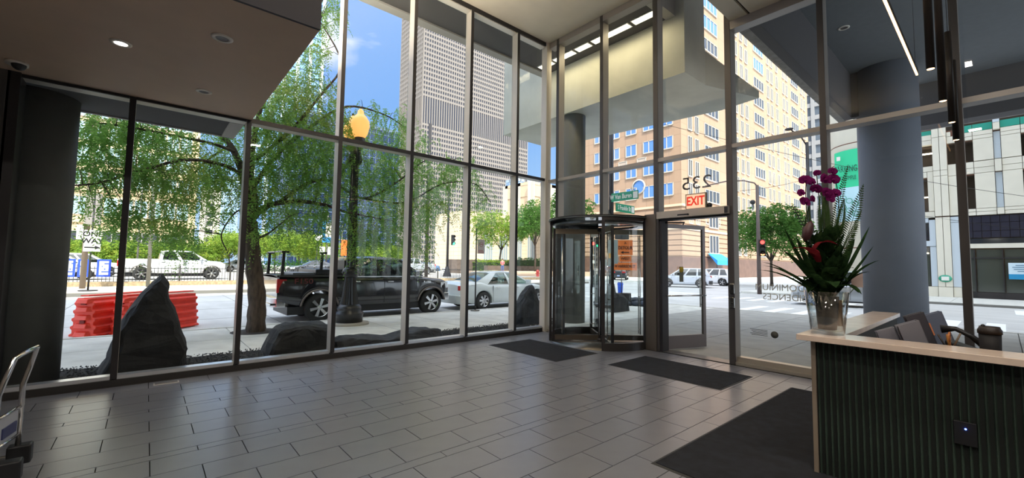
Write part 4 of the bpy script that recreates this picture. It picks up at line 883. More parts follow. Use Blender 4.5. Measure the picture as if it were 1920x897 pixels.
# ------------------------------------------------------------------ trees
BARK = mat('bark', (.075,.055,.042), .9, noise=.5, nscale=18, bump=1.0, bscale=22, stretch=(1,1,.25))
LOCUST = leafmat('locust_leaf', (.14,.30,.07), (.25,.45,.11), (.50,.52,.14), 1.1, .55)
LOTLEAF = leafmat('lot_tree_leaf', (.10,.20,.03), (.24,.36,.06), (.50,.52,.09), .8, .5)
MIDLEAF = leafmat('street_tree_leaf', (.05,.12,.03), (.10,.22,.05), (.20,.33,.08), .9, .45)
rng = np.random.default_rng(5)
def leaves(P, ln, wd, droop=.5, leaflets=12, spread=.5, seed=0):
    """P: (n,3) spray bases -> vertex and face arrays of leaflet quads along drooping rachises"""
    r = np.random.default_rng(seed); n = len(P); az = r.uniform(0, 2*np.pi, n); el = r.uniform(-1.2, .5, n) - droop*.4
    d = np.stack([np.cos(az)*np.cos(el), np.sin(az)*np.cos(el), np.sin(el)], 1); L_ = ln*r.uniform(.6, 1.3, n)
    V = []; 
    for k in range(leaflets):
        t = (k//2+1)/(leaflets//2+1); s_ = 1 if k % 2 else -1
        base = P + d*(L_*t)[:, None]; base[:, 2] -= droop*L_*t*t
        side = np.cross(d, [0,0,1.]); side /= np.linalg.norm(side, axis=1)[:, None]+1e-6
        od = side*s_ + d*.45 + r.normal(0, .35, (n,3)); od[:, 2] -= .35; od /= np.linalg.norm(od, axis=1)[:, None]
        w_ = np.cross(od, r.normal(0, 1, (n,3))); w_ /= np.linalg.norm(w_, axis=1)[:, None]+1e-6
        l = (L_*spread*(1-.5*t))[:, None]
        V.append(np.stack([base, base+od*l*.5+w_*wd, base+od*l, base+od*l*.5-w_*wd], 1))
    V = np.concatenate(V).reshape(-1, 3); m = len(V)//4
    return V, m
def leafobj(name, V, m, material, parent, kind=None):
    me = bpy.data.meshes.new(name); me.vertices.add(len(V)); me.vertices.foreach_set('co', V.astype(np.float32).ravel())
    me.loops.add(4*m); me.loops.foreach_set('vertex_index', np.arange(4*m, dtype=np.int32)); me.polygons.add(m)
    me.polygons.foreach_set('loop_start', np.arange(0, 4*m, 4, dtype=np.int32)); me.materials.append(material); me.update(calc_edges=True)
    o = bpy.data.objects.new(name, me); COL.objects.link(o)
    if parent is not None: o.parent = parent
    if kind: o['kind'] = kind
    return o
# the honey locust in front of the window
TB = Vector((1.98, 11.25, 0))
tr = thing('honey_locust', 'feathery honey locust tree with furrowed trunk rising outside the long window', 'tree', TB)
def TP(px, py, y=11.25): return aty(px, py, y) - TB
def limb(pts, r0, r1, name='branch', seg=8):
    pts = [Vector(p) for p in pts]; cv = []
    for i in range(len(pts)-1):
        p0 = pts[max(i-1,0)]; p1 = pts[i]; p2 = pts[i+1]; p3 = pts[min(i+2,len(pts)-1)]
        for k in range(5):
            t = k/5; cv.append(.5*((2*p1)+(p2-p0)*t+(2*p0-5*p1+4*p2-p3)*t*t+(3*p1-p0-3*p2+p3)*t**3))
    cv.append(pts[-1]); n = len(cv); q = MB(); q.tube(cv, [lerp(r0, r1, i/(n-1))*(1+.06*math.sin(i*1.9)) for i in range(n)], seg); q.build(name, BARK, tr); return cv
limb([(0,0,-.1), (0,0,.15), TP(482,560), TP(476,500), TP(472,450), TP(470,415)], .21, .135, 'trunk', 14)
BR = []
def br(pts, r0, r1=.012):
    BR.append(limb(pts, r0, r1))
br([TP(470,425), TP(462,360,11.3), TP(452,315,11.4), TP(432,272,11.6), TP(412,250,11.9), TP(380,190,12.2)], .12, .03)
br([TP(470,425), TP(476,370,11.1), TP(470,320,11.1), TP(478,250,10.9), TP(500,170,10.8), TP(540,90,10.6)], .10, .02)
br([TP(455,330), TP(420,310,11.2), TP(350,300,10.9), TP(270,318,10.7), TP(190,342,10.5), TP(140,348,10.4)], .045)
br([TP(432,272,11.6), TP(390,300,11.8), TP(350,340,12), TP(320,380,12.3)], .03)
br([TP(473,410), TP(505,385,11.2), TP(560,378,11.0), TP(610,385,10.9), TP(650,398,10.8), TP(720,412,10.8)], .075, .015)
br([TP(520,383,11.2), TP(575,345,11.3), TP(620,340,11.5), TP(680,372,11.5), TP(740,345,11.6), TP(800,300,11.8), TP(850,300,11.9)], .05)
br([TP(475,350), TP(520,290,11.4), TP(580,240,11.4), TP(650,200,11.6), TP(720,215,11.9), TP(760,240,12.0)], .06)
br([TP(478,300), TP(540,250,11.0), TP(600,180,10.8), TP(640,120,10.7), TP(600,40,10.6)], .05)
br([TP(476,450), TP(500,440,11.0), TP(520,425,10.9), TP(545,405,10.8)], .03)
br([TP(440,285), TP(400,270,11.4), TP(330,255,11.3), TP(250,240,11.2), TP(180,230,11.1)], .04)
br([TP(465,390), TP(440,400,11.5), TP(415,440,11.8), TP(425,470,12)], .02)
br([TP(680,372,11.5), TP(760,380,11.4), TP(830,345,11.5), TP(890,345,11.6), TP(920,380,11.6)], .03)
blobs = [ # px, py, radius px, y, sprays
 (185,250,48,11.0,150),(235,225,45,11.5,130),(185,318,44,10.8,130),(300,260,55,11.3,190),(330,330,60,11.0,220),(260,310,45,10.7,120),(395,300,45,11.6,130),(215,400,42,10.9,90),(290,410,45,11.3,110),(345,440,38,11.6,90),(400,380,38,11.6,70),(430,330,40,11.2,110),(150,380,16,10.7,10),
 (420,240,35,11.8,90),(500,220,55,10.9,220),(560,210,60,11.1,240),(620,220,45,11.4,150),(540,150,45,10.8,130),(580,90,35,10.7,70),(610,30,28,10.6,45),(630,5,24,10.6,40),(590,160,40,10.9,90),(515,290,50,11.0,190),(580,290,55,11.2,230),(640,280,45,11.4,140),(520,350,45,11.2,130),(590,350,45,11.2,130),(545,400,45,10.9,110),(620,400,35,10.9,80),(590,440,25,10.9,30),
 (690,210,32,11.7,50),(720,260,40,11.9,80),(745,215,26,11.9,35),(760,240,26,12,40),(700,310,45,11.6,150),(760,300,45,11.8,150),(730,360,50,11.5,200),(690,400,45,11.0,140),(790,350,50,11.7,200),(830,320,40,11.8,120),(860,310,36,11.8,90),(770,410,48,11.3,170),(720,440,45,11.2,130),(820,390,38,11.5,90),(790,460,30,11.2,60),(680,450,35,11.0,70),(890,340,28,11.7,55),(905,375,24,11.6,40),(910,420,17,11.6,28),(875,390,16,11.6,15),(655,330,40,11.3,90),(660,250,30,11.4,50),(800,260,22,12,22),(470,370,35,11.0,60),(480,430,22,11.0,20)]
Pts = []
for px, py, r, y, n in blobs:
    c = aty(px, py, y); R_ = r/FPX*((c-Vector((0,0,EYE))).dot(fw)); n = int(n*.80)
    g = rng.normal(0, 1, (n,3)); g /= np.linalg.norm(g, axis=1)[:, None]; g *= (rng.uniform(0, 1, n)**.42)[:, None]*R_*1.05
    Pts.append(g*np.array([1, 1.1, .85]) + np.array(c) - np.array(TB))
Pts = np.concatenate(Pts)
# keep foliage outside the building
wy = Pts[:, 1]+TB.y; Pts = Pts[wy > 9.45]
V, m_ = leaves(Pts, .40, .0125, .8, 26, .24, 3)
V[:,1] = np.maximum(V[:,1], 9.2-TB.y)
leafobj('foliage', V, m_, LOCUST, tr, 'stuff')
# fine twigs reaching into the foliage
q = MB(); allb = [p for c in BR for p in c]
for i in range(0, len(Pts), 14):
    p = Vector(Pts[i]); b = min(allb, key=lambda a: (a-p).length_squared)
    if (b-p).length < 1.6: q.tube([b, (b+p)/2+Vector((0,0,.08)), p], [.009,.006,.003], 4)
q.build('twig', BARK, tr)['kind'] = 'stuff'
# tree pit
tp_ = MB(); tp_.lathe([(.5,.0),(.48,.004),(.001,.004)], (0,0,0), 24, cap=False); o = tp_.build('tree_pit', mat('pit_soil', (.03,.028,.026), .95, bump=.8)); o.location = (1.98, 11.25, 0); struct(o)
def tree(name, label, loc, h, cr, material, n=900, th=.12, trunk=.45, seed=1, group=None, ln=.5, wd=.05, cz=None):
    t = thing(name, label, 'tree', loc, 0, group); r = np.random.default_rng(seed); rnd = random.Random(seed)
    q = MB(); q.tube([(0,0,-.1),(.03*h*rnd.uniform(-1,1),0,h*trunk*.6),(0,0,h*trunk),(0,0,h*.8)], [th,th*.8,th*.7,th*.3], 8); q.build('trunk', BARK, t)
    zc = cz or h*(trunk+1)/2; P = []
    for k in range(11):
        a = rnd.uniform(0, 6.28); e_ = rnd.uniform(-.6,.9); c = Vector((math.cos(a)*math.cos(e_)*cr*.62, math.sin(a)*math.cos(e_)*cr*.62, zc+math.sin(e_)*(h-h*trunk)*.36))
        if k < 7: qq = MB(); qq.tube([(0,0,h*trunk*.9), (c.x*.5,c.y*.5,(h*trunk+c.z)/2), tuple(c)], [th*.4,th*.25,th*.1], 6); qq.build('branch', BARK, t)
        m = n//11; g = r.normal(0,1,(m,3)); g /= np.linalg.norm(g,axis=1)[:,None]; g *= (r.uniform(0,1,m)**.4)[:,None]*cr*.5; P.append(g*np.array([1,1,.8])+np.array(c))
    V, m = leaves(np.concatenate(P), ln, wd, .3, 8, .5, seed); leafobj('foliage', V, m, material, t, 'stuff'); return t
# row of low round trees in the parking lot
lt = [(150,455,62,3.2,'leftmost round tree of the parking lot row, behind the ONE WAY sign'),(205,455,60,3.0,'round lot tree second from the left, right of the ONE WAY sign'),(262,455,66,3.0,'round lot tree above the bed of the white pickup'),(318,462,66,3.0,'round lot tree above the cab of the white pickup'),(372,462,60,3.0,'round lot tree above the hood of the white pickup'),(428,440,60,4.6,'tall yellow green lot tree just left of the locust trunk'),(515,430,70,5.2,'bright yellow lot tree right of the locust trunk'),(560,445,72,4.8,'yellow green lot tree above the bed of the black pickup'),(600,455,80,4.2,'round green lot tree near the blue banner'),(690,440,84,5.5,'pale green lot tree right of the lamp post'),(735,440,90,5.2,'green lot tree above the cab of the black pickup'),(868,465,100,4.2,'small yellow green lot tree right of the green traffic light')]
for i, (px, py, y, h, lb_) in enumerate(lt):
    p = aty(px, 500, y); tree('lot_tree', lb_, (p.x, y, LZ2 if p.x < 34 else 0), h*y/62 if i < 9 else h*y/84, (2.6 if i < 5 else 3.4)*y/62 if i < 9 else 3.9, LOTLEAF, 1600, .1*y/60, .38, 10+i, 'trees in the parking lot', .62, .06)
hd_ = thing('hedge', 'clipped low hedge at the right end of the lot fence', 'hedge', (14.5, 60, LZ2)); P = rng.uniform(-1, 1, (900,3))*np.array([4.2,.9,.7])+np.array([0,0,.8]); V, m_ = leaves(P, .3, .06, .1, 6, .5, 8); leafobj('foliage', V, m_, mat and leafmat('hedge_leaf', (.02,.07,.015), (.05,.13,.03), (.12,.2,.05), 1, .3), hd_, 'stuff')
p = atz(1480, 548); tree('street_tree', 'bushy green street tree beyond the crossing, behind the bouquet', (47.0, 15.0, .02), 8.4, 3.5, MIDLEAF, 1700, .16, .30, 41, None, .7, .06)
tree('street_tree', 'open crowned tree on the plaza seen beside the revolving door', (aty(1003, 480, 48).x, 48, 0), 12.3, 4.4, MIDLEAF, 1500, .18, .42, 42, None, .8, .07)
tree('street_tree', 'yellow green tree on the plaza behind the no parking sign', (aty(940, 480, 56).x, 56, 0), 11.5, 5.4, LOTLEAF, 1500, .18, .40, 43, None, .8, .08)
tree('street_tree', 'slim tree outside seen through the pane above the revolving door', (37.5, 33, 0), 11.5, 2.6, MIDLEAF, 900, .14, .35, 44, None, .8, .07)

# ------------------------------------------------------------------ lamp post
LAMPM = mat('cast_iron_black', (.012,.012,.014), .35, spec=.7, bump=.05)
lp = thing('lamp_post', 'black fluted cast iron street lamp with two glowing acorn globes', 'street lamp', (4.10, 11.25, 0))
q = MB(); q.lathe([(.50,0),(.50,.05),(.46,.06)], (0,0,0), 40); q.build('footing', mat('footing_concrete', H((176,170,160)), .9), lp)
q = MB(); q.lathe([(.34,.06),(.34,.22),(.36,.26),(.35,.31),(.29,.36),(.31,.40),(.30,.45),(.24,.52)], (0,0,0), 40); q.build('plinth', LAMPM, lp)
q = MB(); q.lathe([(.24,.50),(.20,.68),(.165,.92),(.145,1.15),(.14,1.25)], (0,0,0), 32, 'z', .16, False); q.build('fluted_base', LAMPM, lp)
q = MB(); q.lathe([(.15,1.22),(.20,1.27),(.19,1.33),(.21,1.38),(.19,1.44),(.13,1.48)], (0,0,0), 28); [q.sphere((.18*math.cos(a),.18*math.sin(a),1.35), .05, 8, 6) for a in [k*math.pi/4 for k in range(8)]]; q.build('collar', LAMPM, lp)
q = MB(); q.lathe([(.125,1.46),(.11,3.0),(.095,4.25)], (0,0,0), 24, 'z', .14, False); q.build('pole', LAMPM, lp)
q = MB(); q.lathe([(.10,4.2),(.17,4.28),(.19,4.36),(.15,4.5),(.08,4.62),(.03,4.7)], (0,0,0), 24); q.build('capital', LAMPM, lp)
g1, g2 = Vector((-.02,-.34,0)), Vector((.02,.34,0))
for g in (g1, g2):
    q = MB(); q.tube([(0,0,4.2), g*.5+Vector((0,0,4.15)), g*.9+Vector((0,0,4.3)), g+Vector((0,0,4.72))], [.05,.04,.04,.05], 8); q.tube([(0,0,3.9), g*.35+Vector((0,0,3.95)), g*.6+Vector((0,0,4.18))], .025, 6); q.build('arm', LAMPM, lp)
    q = MB(); q.lathe([(.08,4.66),(.15,4.70),(.16,4.78),(.12,4.82),(.13,4.88)], (g.x,g.y,0), 20); q.build('globe_holder', LAMPM, lp)
    q = MB(); q.lathe([(.11,4.86),(.19,5.0),(.235,5.2),(.22,5.34),(.15,5.45),(.085,5.52),(.075,5.6),(.03,5.66)], (g.x,g.y,0), 28)
    mg = mat('acorn_globe', H((250,190,120)), .3, emis=(1,.46,.12), estr=.42); q.build('globe', mg, lp)
    q = MB(); q.sphere((g.x, g.y, 5.7), .035, 10, 6); q.build('finial', LAMPM, lp)
# sensor boxes / clips
q = MB(); q.tube([(.0,-.13,1.6),(.0,-.16,1.75),(.0,-.13,1.9)], .012, 6); q.build('bracket', LAMPM, lp)

# ------------------------------------------------------------------ boulders
ROCK = mat('dark_boulder', (.011,.012,.014), .75, noise=.4, nscale=4, bump=1.0, bscale=6)
ROCK2 = mat('grey_boulder', (.032,.036,.044), .75, noise=.5, nscale=4, bump=1.0, bscale=8)
from mathutils import noise as mn
def rock(label, y, outline, depth, m, seed=0, zb=-.02):
    cx = sum(p[0] for p in outline)/len(outline); t = MB(); n = len(outline); rows = []
    for k, (dy, s_) in enumerate(((0,.82),(.06,.93),(.22,1),(.45,1.02),(.7,.98),(.9,.88),(1,.72))):
        ro = []
        for x, z in outline:
            zz = zb+(z-zb)*s_; xx = cx+(x-cx)*s_
            v = mn.noise_vector(Vector((xx*2.2+seed, dy*2, zz*2.2)))*.07
            ro.append((xx+v.x-cx, (dy-.0)*depth+v.y, max(zb, zz+v.z)))
        rows.append(ro)
    t.grid(rows, closed=True, smooth=False); t.add(rows[0], [tuple(range(n))]); t.add(rows[-1], [tuple(range(n))[::-1]])
    me_o = t.build('boulder', m, None, recalc=True); me_o.location = (cx, y, 0); tag(me_o, label, 'boulder')
    bm = bmesh.new(); bm.from_mesh(me_o.data); bmesh.ops.triangulate(bm, faces=bm.faces); bmesh.ops.subdivide_edges(bm, edges=bm.edges, cuts=2, use_grid_fill=True)
    for v in bm.verts:
        d = mn.noise_vector(v.co*5+Vector((seed,0,0)))*.035 + mn.noise_vector(v.co*14+Vector((seed,3,0)))*.012; v.co += d
        if v.co.z < zb: v.co.z = zb
    bm.to_mesh(me_o.data); bm.free(); return me_o
rock('tall pointed dark boulder standing outside the left end of the long window', 7.95, [(-.47,-.02),(-.38,.2),(-.30,.42),(-.22,.7),(-.14,.9),(.0,1.12),(.12,1.30),(.20,1.37),(.27,1.26),(.29,1.22),(.30,1.05),(.38,.85),(.43,.6),(.50,.45),(.55,.28),(.52,.1),(.53,-.02)], .75, ROCK, 1)
rock('blocky dark boulder outside the window in front of the black pickup bed', 8.05, [(1.60,-.02),(1.62,.2),(1.72,.40),(1.82,.46),(2.0,.50),(2.25,.48),(2.55,.49),(2.62,.46),(2.66,.3),(2.65,-.02)], .8, ROCK, 5)
rock('low flat dark rock outside the window below the lamp post', 8.0, [(2.75,-.02),(2.74,.12),(2.9,.20),(3.2,.18),(3.5,.16),(3.75,.15),(4.0,.16),(4.2,.21),(4.5,.23),(4.75,.21),(4.95,.15),(5.0,.08),(5.0,-.02)], .55, ROCK2, 9)
rock('upright grey slab boulder outside the window beside the revolving door', 8.35, [(7.55,-.02),(7.56,.3),(7.62,.55),(7.75,.8),(7.9,.92),(8.0,1.02),(8.08,1.06),(8.14,.98),(8.22,.85),(8.28,.6),(8.30,.3),(8.34,-.02)], .45, ROCK2, 14)
rock('dark blocky boulder outside behind the revolving door', 8.9, [(12.3,-.02),(12.32,.35),(12.4,.6),(12.7,.66),(13.1,.62),(13.3,.4),(13.42,-.02)], .7, ROCK, 17)
rock('mossy grey boulder outside at the right edge beyond the desk', -1.2, [(8.6,-.02),(8.65,.3),(8.9,.5),(9.3,.62),(9.8,.66),(10.1,.5),(10.3,-.02)], .9, mat('mossy_boulder', H((72,76,64)), .85, noise=.5, nscale=7, bump=1), 21)

# ------------------------------------------------------------------ red barriers
BAR = mat('barrier_red', H((240,66,44)), .45, noise=.1)
def barrier(label, x, y, rz):
    t = thing('traffic_barrier', label, 'barrier', (x, y, -.12), rz, 'red traffic barriers at the kerb')
    prof = []
    for i in range(5): z = .02+i*.175; prof += [(.30-.02*i, z), (.30-.02*i, z+.045), (.24-.02*i, z+.075), (.24-.02*i, z+.14)]
    prof = [(a, b) for a, b in prof]; poly = [(a, b) for a, b in prof]+[(-a, b) for a, b in prof[::-1]]
    q = MB(); q.prism_dir([(0, a, b) for a, b in poly], (1.75, 0, 0)); q.build('shell', BAR, t, bevel=.012, recalc=True)
    q = MB(); q.box((.0,-.1,.90),(1.75,.1,.93)); q.build('top_ridge', BAR, t, bevel=.01)
    for i in range(5): q = MB(); z = .03+i*.18; q.add([(-.09,-.13,z),(-.09,.13,z),(.02,.19,z),(.02,-.19,z),(-.05,-.11,z+.09),(-.05,.11,z+.09),(.02,.17,z+.12),(.02,-.17,z+.12)], [(3,2,1,0),(4,5,6,7),(0,1,5,4),(1,2,6,5),(3,0,4,7)]); q.build('hinge_lug', BAR, t, bevel=.01)
    q = MB(); q.box((-.03,-.05,.72),(.0,.05,.80)); q.box((-.03,-.05,.30),(.0,.05,.38)); q.build('connector', mat('barrier_hole', H((130,26,18)), .6), t)
barrier('red plastic traffic barrier at the kerb, left one, left of the pointed boulder', -.98, 13.2, math.radians(50))
barrier('red plastic traffic barrier at the kerb, right one, ending behind the pointed boulder', -.36, 13.0, math.radians(42))

# ------------------------------------------------------------------ fence, signs and poles across the street
FEN = mat('fence_iron', (.03,.028,.026), .6)
fn = thing('iron_fence', 'black iron picket fence in front of the parking lot', 'fence', (0, 33.1, .08))
q = MB()
for i in range(0, 236): x = -14+i*.16; q.box((x-.012,-.012,.05),(x+.012,.012,1.12))
q.build('picket', FEN, fn)['kind'] = 'stuff'
for z in (.10, 1.0): q = MB(); q.box((-14,-.02,z),(23.8,.02,z+.04)); q.build('rail', FEN, fn)
for i in range(15): q = MB(); x = -14+i*2.6; q.box((x-.04,-.04,0),(x+.04,.04,1.2)); q.build('post', FEN, fn)
q = MB(); q.box((-30, 32.9, .05), (34, 33.3, .34)); struct(q.build('lot_curb', mat('lot_curb', H((170,150,120)), .9, noise=.3)))
BLU = mat('banner_blue', H((40,76,200)), .6)
for px0, px1, lb_ in ((118,141,'blue bordered white banner on the lot fence, leftmost'),(145,166,'blue bordered white banner on the lot fence, middle one'),(181,208,'blue bordered white banner on the lot fence, right one')):
    a, b = aty(px0, 500, 32.95), aty(px1, 500, 32.95); t = thing('fence_banner', lb_, 'banner', ((a.x+b.x)/2, 33.07, .62), 0, 'banners on the lot fence'); w2 = (b.x-a.x)/2
    q = MB(); q.box((-w2,-.01,0),(w2,.01,.98)); q.build('frame', BLU, t); q = MB(); q.box((-w2+.10,-.02,.10),(w2-.10,-.01,.88)); q.build('sheet', mat('banner_white', H((205,215,245)), .7), t)
    q = MB()
    for i in range(4): q.box((-w2+.2+.1*(i%2),-.024,.25+i*.15),(w2-.1-.12*(i%3),-.02,.31+i*.15))
    q.build('print_band', BLU, t)
POLE = mat('galvanised_pole', H((120,118,112)), .5, .6); DPOLE = mat('dark_pole', H((52,50,52)), .5, .4); SIGNW = mat('sign_white', H((232,230,222)), .5)
def pole(t, h, r, m=POLE, r2=None):
    q = MB(); q.tube([(0,0,-.02),(0,0,h)], [r, r2 or r], 12); q.build('pole', m, t)
x1 = aty(165, 541, 28.5).x
ow = thing('street_sign', 'ONE WAY sign with right arrow on a thin post across the street', 'sign', (x1, 28.5, .08)); pole(ow, 4.9, .035, DPOLE)
q = MB(); q.cyl((0,0,0), .35, .05, 16); q.build('foot', DPOLE, ow); zt_ = aty(172, 432, 28.5).z-.08; wd_ = 23/FPX*aty(172,440,28.5).dot(fw)/2; xo = aty(174,440,28.4).x-x1
q = MB(); q.box((xo-wd_,-.06,zt_-1.02),(xo+wd_,-.04,zt_)); q.build('sign_face', SIGNW, ow, bevel=.004)
text('lettering', 'ONE\nWAY', (xo,-.065,zt_-.36), (1,0,0), (0,0,1), .33, BLACK, ow, sx=1.0, bold=.008)
q = MB(); q.box((xo-.26,-.066,zt_-.86),(xo+.12,-.061,zt_-.80)); q.add([(xo+.1,-.066,zt_-.92),(xo+.1,-.066,zt_-.74),(xo+.30,-.066,zt_-.83)], [(0,1,2)]); q.build('arrow', BLACK, ow)
x2 = aty(155, 530, 31).x
up_ = thing('utility_pole', 'thick pole with a tall grey cabinet on it, behind the ONE WAY sign', 'pole', (x2, 31, .08)); pole(up_, 9, .12, mat('wood_pole', H((120,106,92)), .8)); q = MB(); q.box((-.1,-.42,aty(150,425,31).z),(.5,.2,aty(150,365,31).z)); q.build('cabinet', mat('cabinet_grey', H((150,144,138)), .6), up_, bevel=.03)
q = MB(); q.box((-.35,-.2,aty(150,452,31).z),(-.1,.1,aty(150,425,31).z)); q.build('side_box', SIGNW, up_)
for px, py, y, h, r, lb_ in ((278,520,31.8,9,.09,'slim grey pole behind the pointed boulder, in front of the white pickup'),(258,480,44,10,.06,'thin distant pole in the lot left of the white pickup cab')):
    t = thing('utility_pole', lb_, 'pole', (aty(px, py, y).x, y, .08 if y < 33 else LZ2)); pole(t, h, r)
# no parking sign
t = thing('street_sign', 'no parking sign on a thin post at the kerb beside the white sedan', 'sign', (8.72, 12.02, 0)); q = MB(); q.cyl((0,0,0), .16, .04, 16); q.build('foot', POLE, t); pole(t, aty(887,428,12.02).z, .025, DPOLE)
zt_ = aty(894,449,12).z; q = MB(); q.box((.02,-.05,zt_-.50),(.33,-.035,zt_)); q.build('sign_face', mat('sign_back', H((176,160,156)), .5), t, bevel=.004)
q = MB(); q.box((.06,-.054,zt_-.46),(.29,-.05,zt_-.43)); q.box((.06,-.054,zt_-.40),(.25,-.05,zt_-.38)); q.lathe([(.07,0),(.085,0),(.085,.004),(.07,.004)], (.175,-.054,zt_-.17), 20, 'y', cap=False); q.box((.12,-.054,zt_-.18),(.23,-.05,zt_-.155)); q.build('sign_print', mat('sign_red', H((150,60,60)), .5), t)
# traffic light unit
LENS_OFF = mat('lens_off', (.03,.03,.02), .3)
def signal(parent, x, y, z, lit, yaw=0, s=1.0, n=3):
    o = bpy.data.objects.new('signal_head', None); COL.objects.link(o); o.parent = parent; o.location = (x, y, z); o.rotation_euler = (0,0,yaw)
    q = MB(); q.box((-.17*s,-.1*s,-.17*s), (.17*s,.12*s,(.36*n-.17)*s)); q.build('housing', mat('signal_black', (.015,.015,.014), .5), o, bevel=.02)
    cols = {0: ('green', (.05,1,.45)), 1: ('amber', (1,.6,.05)), 2: ('red', (1,.05,.04)), 3: ('hand', (1,.25,.1))}
    for i in range(n):
        idx = i if n == 3 else 2; on = (i == lit)
        nm, c = cols[idx if n == 3 else lit]; mm = mat('lens_'+nm, c, .3, emis=c, estr=2.2) if on else LENS_OFF
        q = MB(); q.lathe([(.13*s,-.12*s),(.08*s,-.14*s),(.002,-.145*s)], (0,0,.36*s*i), 20, 'y', cap=False); q.build('lens', mm, o)
        q = MB(); q.grid([[(.145*s*math.cos(a), yy, .36*s*i+.145*s*math.sin(a)) for a in [math.radians(-20+220*k/12) for k in range(13)]] for yy in (-.1*s,-.3*s)]); q.build('visor', MATS['signal_black'], o)
    return o
p = atz(838, 523, 0.0); YT_ = 38.0; xg = aty(838, 520, YT_).x
t = thing('traffic_light', 'green traffic light on a dark pole beyond the sedan', 'traffic light', (xg, YT_, .0)); q = MB(); q.lathe([(.55,0),(.5,.25),(.3,.8),(.16,1.4)], (0,0,0), 10); q.build('pedestal', DPOLE, t); pole(t, 9.5, .14, DPOLE, .10)
signal(t, .55, -.15, aty(846,457,YT_).z, 0, 0, 1.0)
q = MB(); q.tube([(0,0,6.0),(.5,0,6.0)], .04, 6); q.build('bracket', DPOLE, t)
q = MB(); q.tube([(0,0,aty(838,330,YT_).z),(.6,0,aty(838,290,YT_).z),(2.2,-.4,aty(838,268,YT_).z),(3.2,-.6,aty(838,266,YT_).z)], .05, 8); q.build('mast_arm', POLE, t)
q = MB(); q.tube([(0,0,9.4),(0,0,aty(838,330,YT_).z)], .10, 8); q.build('upper_pole', POLE, t); q = MB(); q.sphere((3.5,-.65,aty(838,266,YT_).z), .3, 10, 6, (1,1,.35)); q.build('lamp_head', SIGNW, t)
for px, y, h, m, lb_ in ((799,30,13,DPOLE,'dark street pole right of the black pickup windshield'),(757,44,9,POLE,'thin pole in the lot behind the black pickup cab')):
    t = thing('street_pole', lb_, 'pole', (aty(px, 520, y).x, y, 0)); pole(t, h, .13 if y == 30 else .07, m); q = MB(); q.box((-.2,-.2,0),(.2,.2,.3)); q.build('foot', m, t)
# blue banner on a lot pole + orange banner
t = thing('pole_banner', 'blue and white banner hanging from a lot light pole', 'banner', (aty(612,480,50).x, 50, LZ2)); pole(t, 7, .08); s_ = aty(612,480,50).dot(fw)/FPX
za, zb_ = aty(612,417,50).z, aty(612,455,50).z; q = MB(); q.box((-9*s_,-.12,zb_-LZ2),(9*s_,-.10,za-LZ2)); q.build('cloth', mat('banner_azure', H((36,130,200)), .6), t); q = MB(); q.box((-4*s_,-.13,zb_+.6-LZ2),(9*s_,-.12,za-.05-LZ2)); q.build('cloth_panel', mat('banner_pale', H((226,214,204)), .6), t)
for dx in (-.5,.35): q = MB(); q.box((dx-.28,-.1,zb_-1.4-LZ2),(dx+.28,-.08,zb_-.5-LZ2)); q.build('small_sign', SIGNW, t)
t = thing('pole_banner', 'orange construction banner beside the lamp post, in the lot', 'banner', (aty(640,480,52).x, 52, LZ2)); pole(t, 6, .06); q = MB(); q.box((-.1,-.1,aty(640,480,52).z-.33),(1.0,-.08,aty(640,455,52).z)); q.build('cloth', mat('banner_orange', H((236,110,40)), .6), t)
# distant acorn lamps of the lot
for px in (594, 603):
    t = thing('lot_lamp', 'white globed lamp in the lot, %s of the pair left of the blue banner' % ('left' if px == 594 else 'right'), 'street lamp', (aty(px,480,58).x, 58, LZ2)); z_ = aty(px, 452, 58).z-LZ2; pole(t, z_, .06, DPOLE); q = MB(); q.sphere((0,0,z_+.4), .3, 12, 8, (1,1,1.3)); q.build('globe', WHITE, t)
# ------------------------------------------------------------------ the corner across the plaza: poles, signs, bags
gp = atz(1146, 574, 0)
sp = thing('street_sign', 'dark corner pole with green Van Buren and Franklin street name plates', 'street sign', (gp.x, gp.y, 0))
ORAN = mat('sign_orange', (1,.24,.05), .5); GRN = mat('sign_green', H((10,140,100)), .5)
def dz(px, py, o): return atx(px, py, o.x).z if False else (aty(px, py, o.y).z)
pole(sp, dz(1141, 205, gp)+.6, .11, DPOLE, .09); q = MB(); q.lathe([(.22,0),(.2,.5),(.13,.9)], (0,0,0), 12); q.build('base', DPOLE, sp)
ps = gp.dot(fw)/FPX
def plate(par, lw, zc, h, right, txt, nm):
    r = Vector(right); n = r.cross(Vector((0,0,1))); a = r*.12+n*.13; q = MB(); q.prism_dir([a+Vector((0,0,zc-h/2)), a+r*lw+Vector((0,0,zc-h/2)), a+r*lw+Vector((0,0,zc+h/2)), a+Vector((0,0,zc+h/2))], n*.02); q.build('name_plate', GRN, par)
    text('lettering', txt, tuple(a+r*lw*.44+n*.024+Vector((0,0,zc))), r, (0,0,1), h*.78, SIGNW, par, sx=.70, bold=.004)
    q = MB(); c = a+r*lw*.90+n*.022+Vector((0,0,zc)); q.prism_dir([c-r*.10-Vector((0,0,h*.38)), c+r*.10-Vector((0,0,h*.38)), c+r*.10+Vector((0,0,h*.38)), c-r*.10+Vector((0,0,h*.38))], n*.003); q.build('city_mark', SIGNW, par)
plate(sp, 1.25, dz(1170, 375, gp)-.05, .34, (0,-1,0), 'W Van Buren St', 0); plate(sp, 1.35, dz(1160, 391, gp), .34, (1,0,0), 'S Franklin St', 0)
q = MB(); q.sphere((-.3,.1,dz(1137,402,gp)), .22, 10, 6, (1,1,1.3)); q.build('signal_back', BLACK, sp)
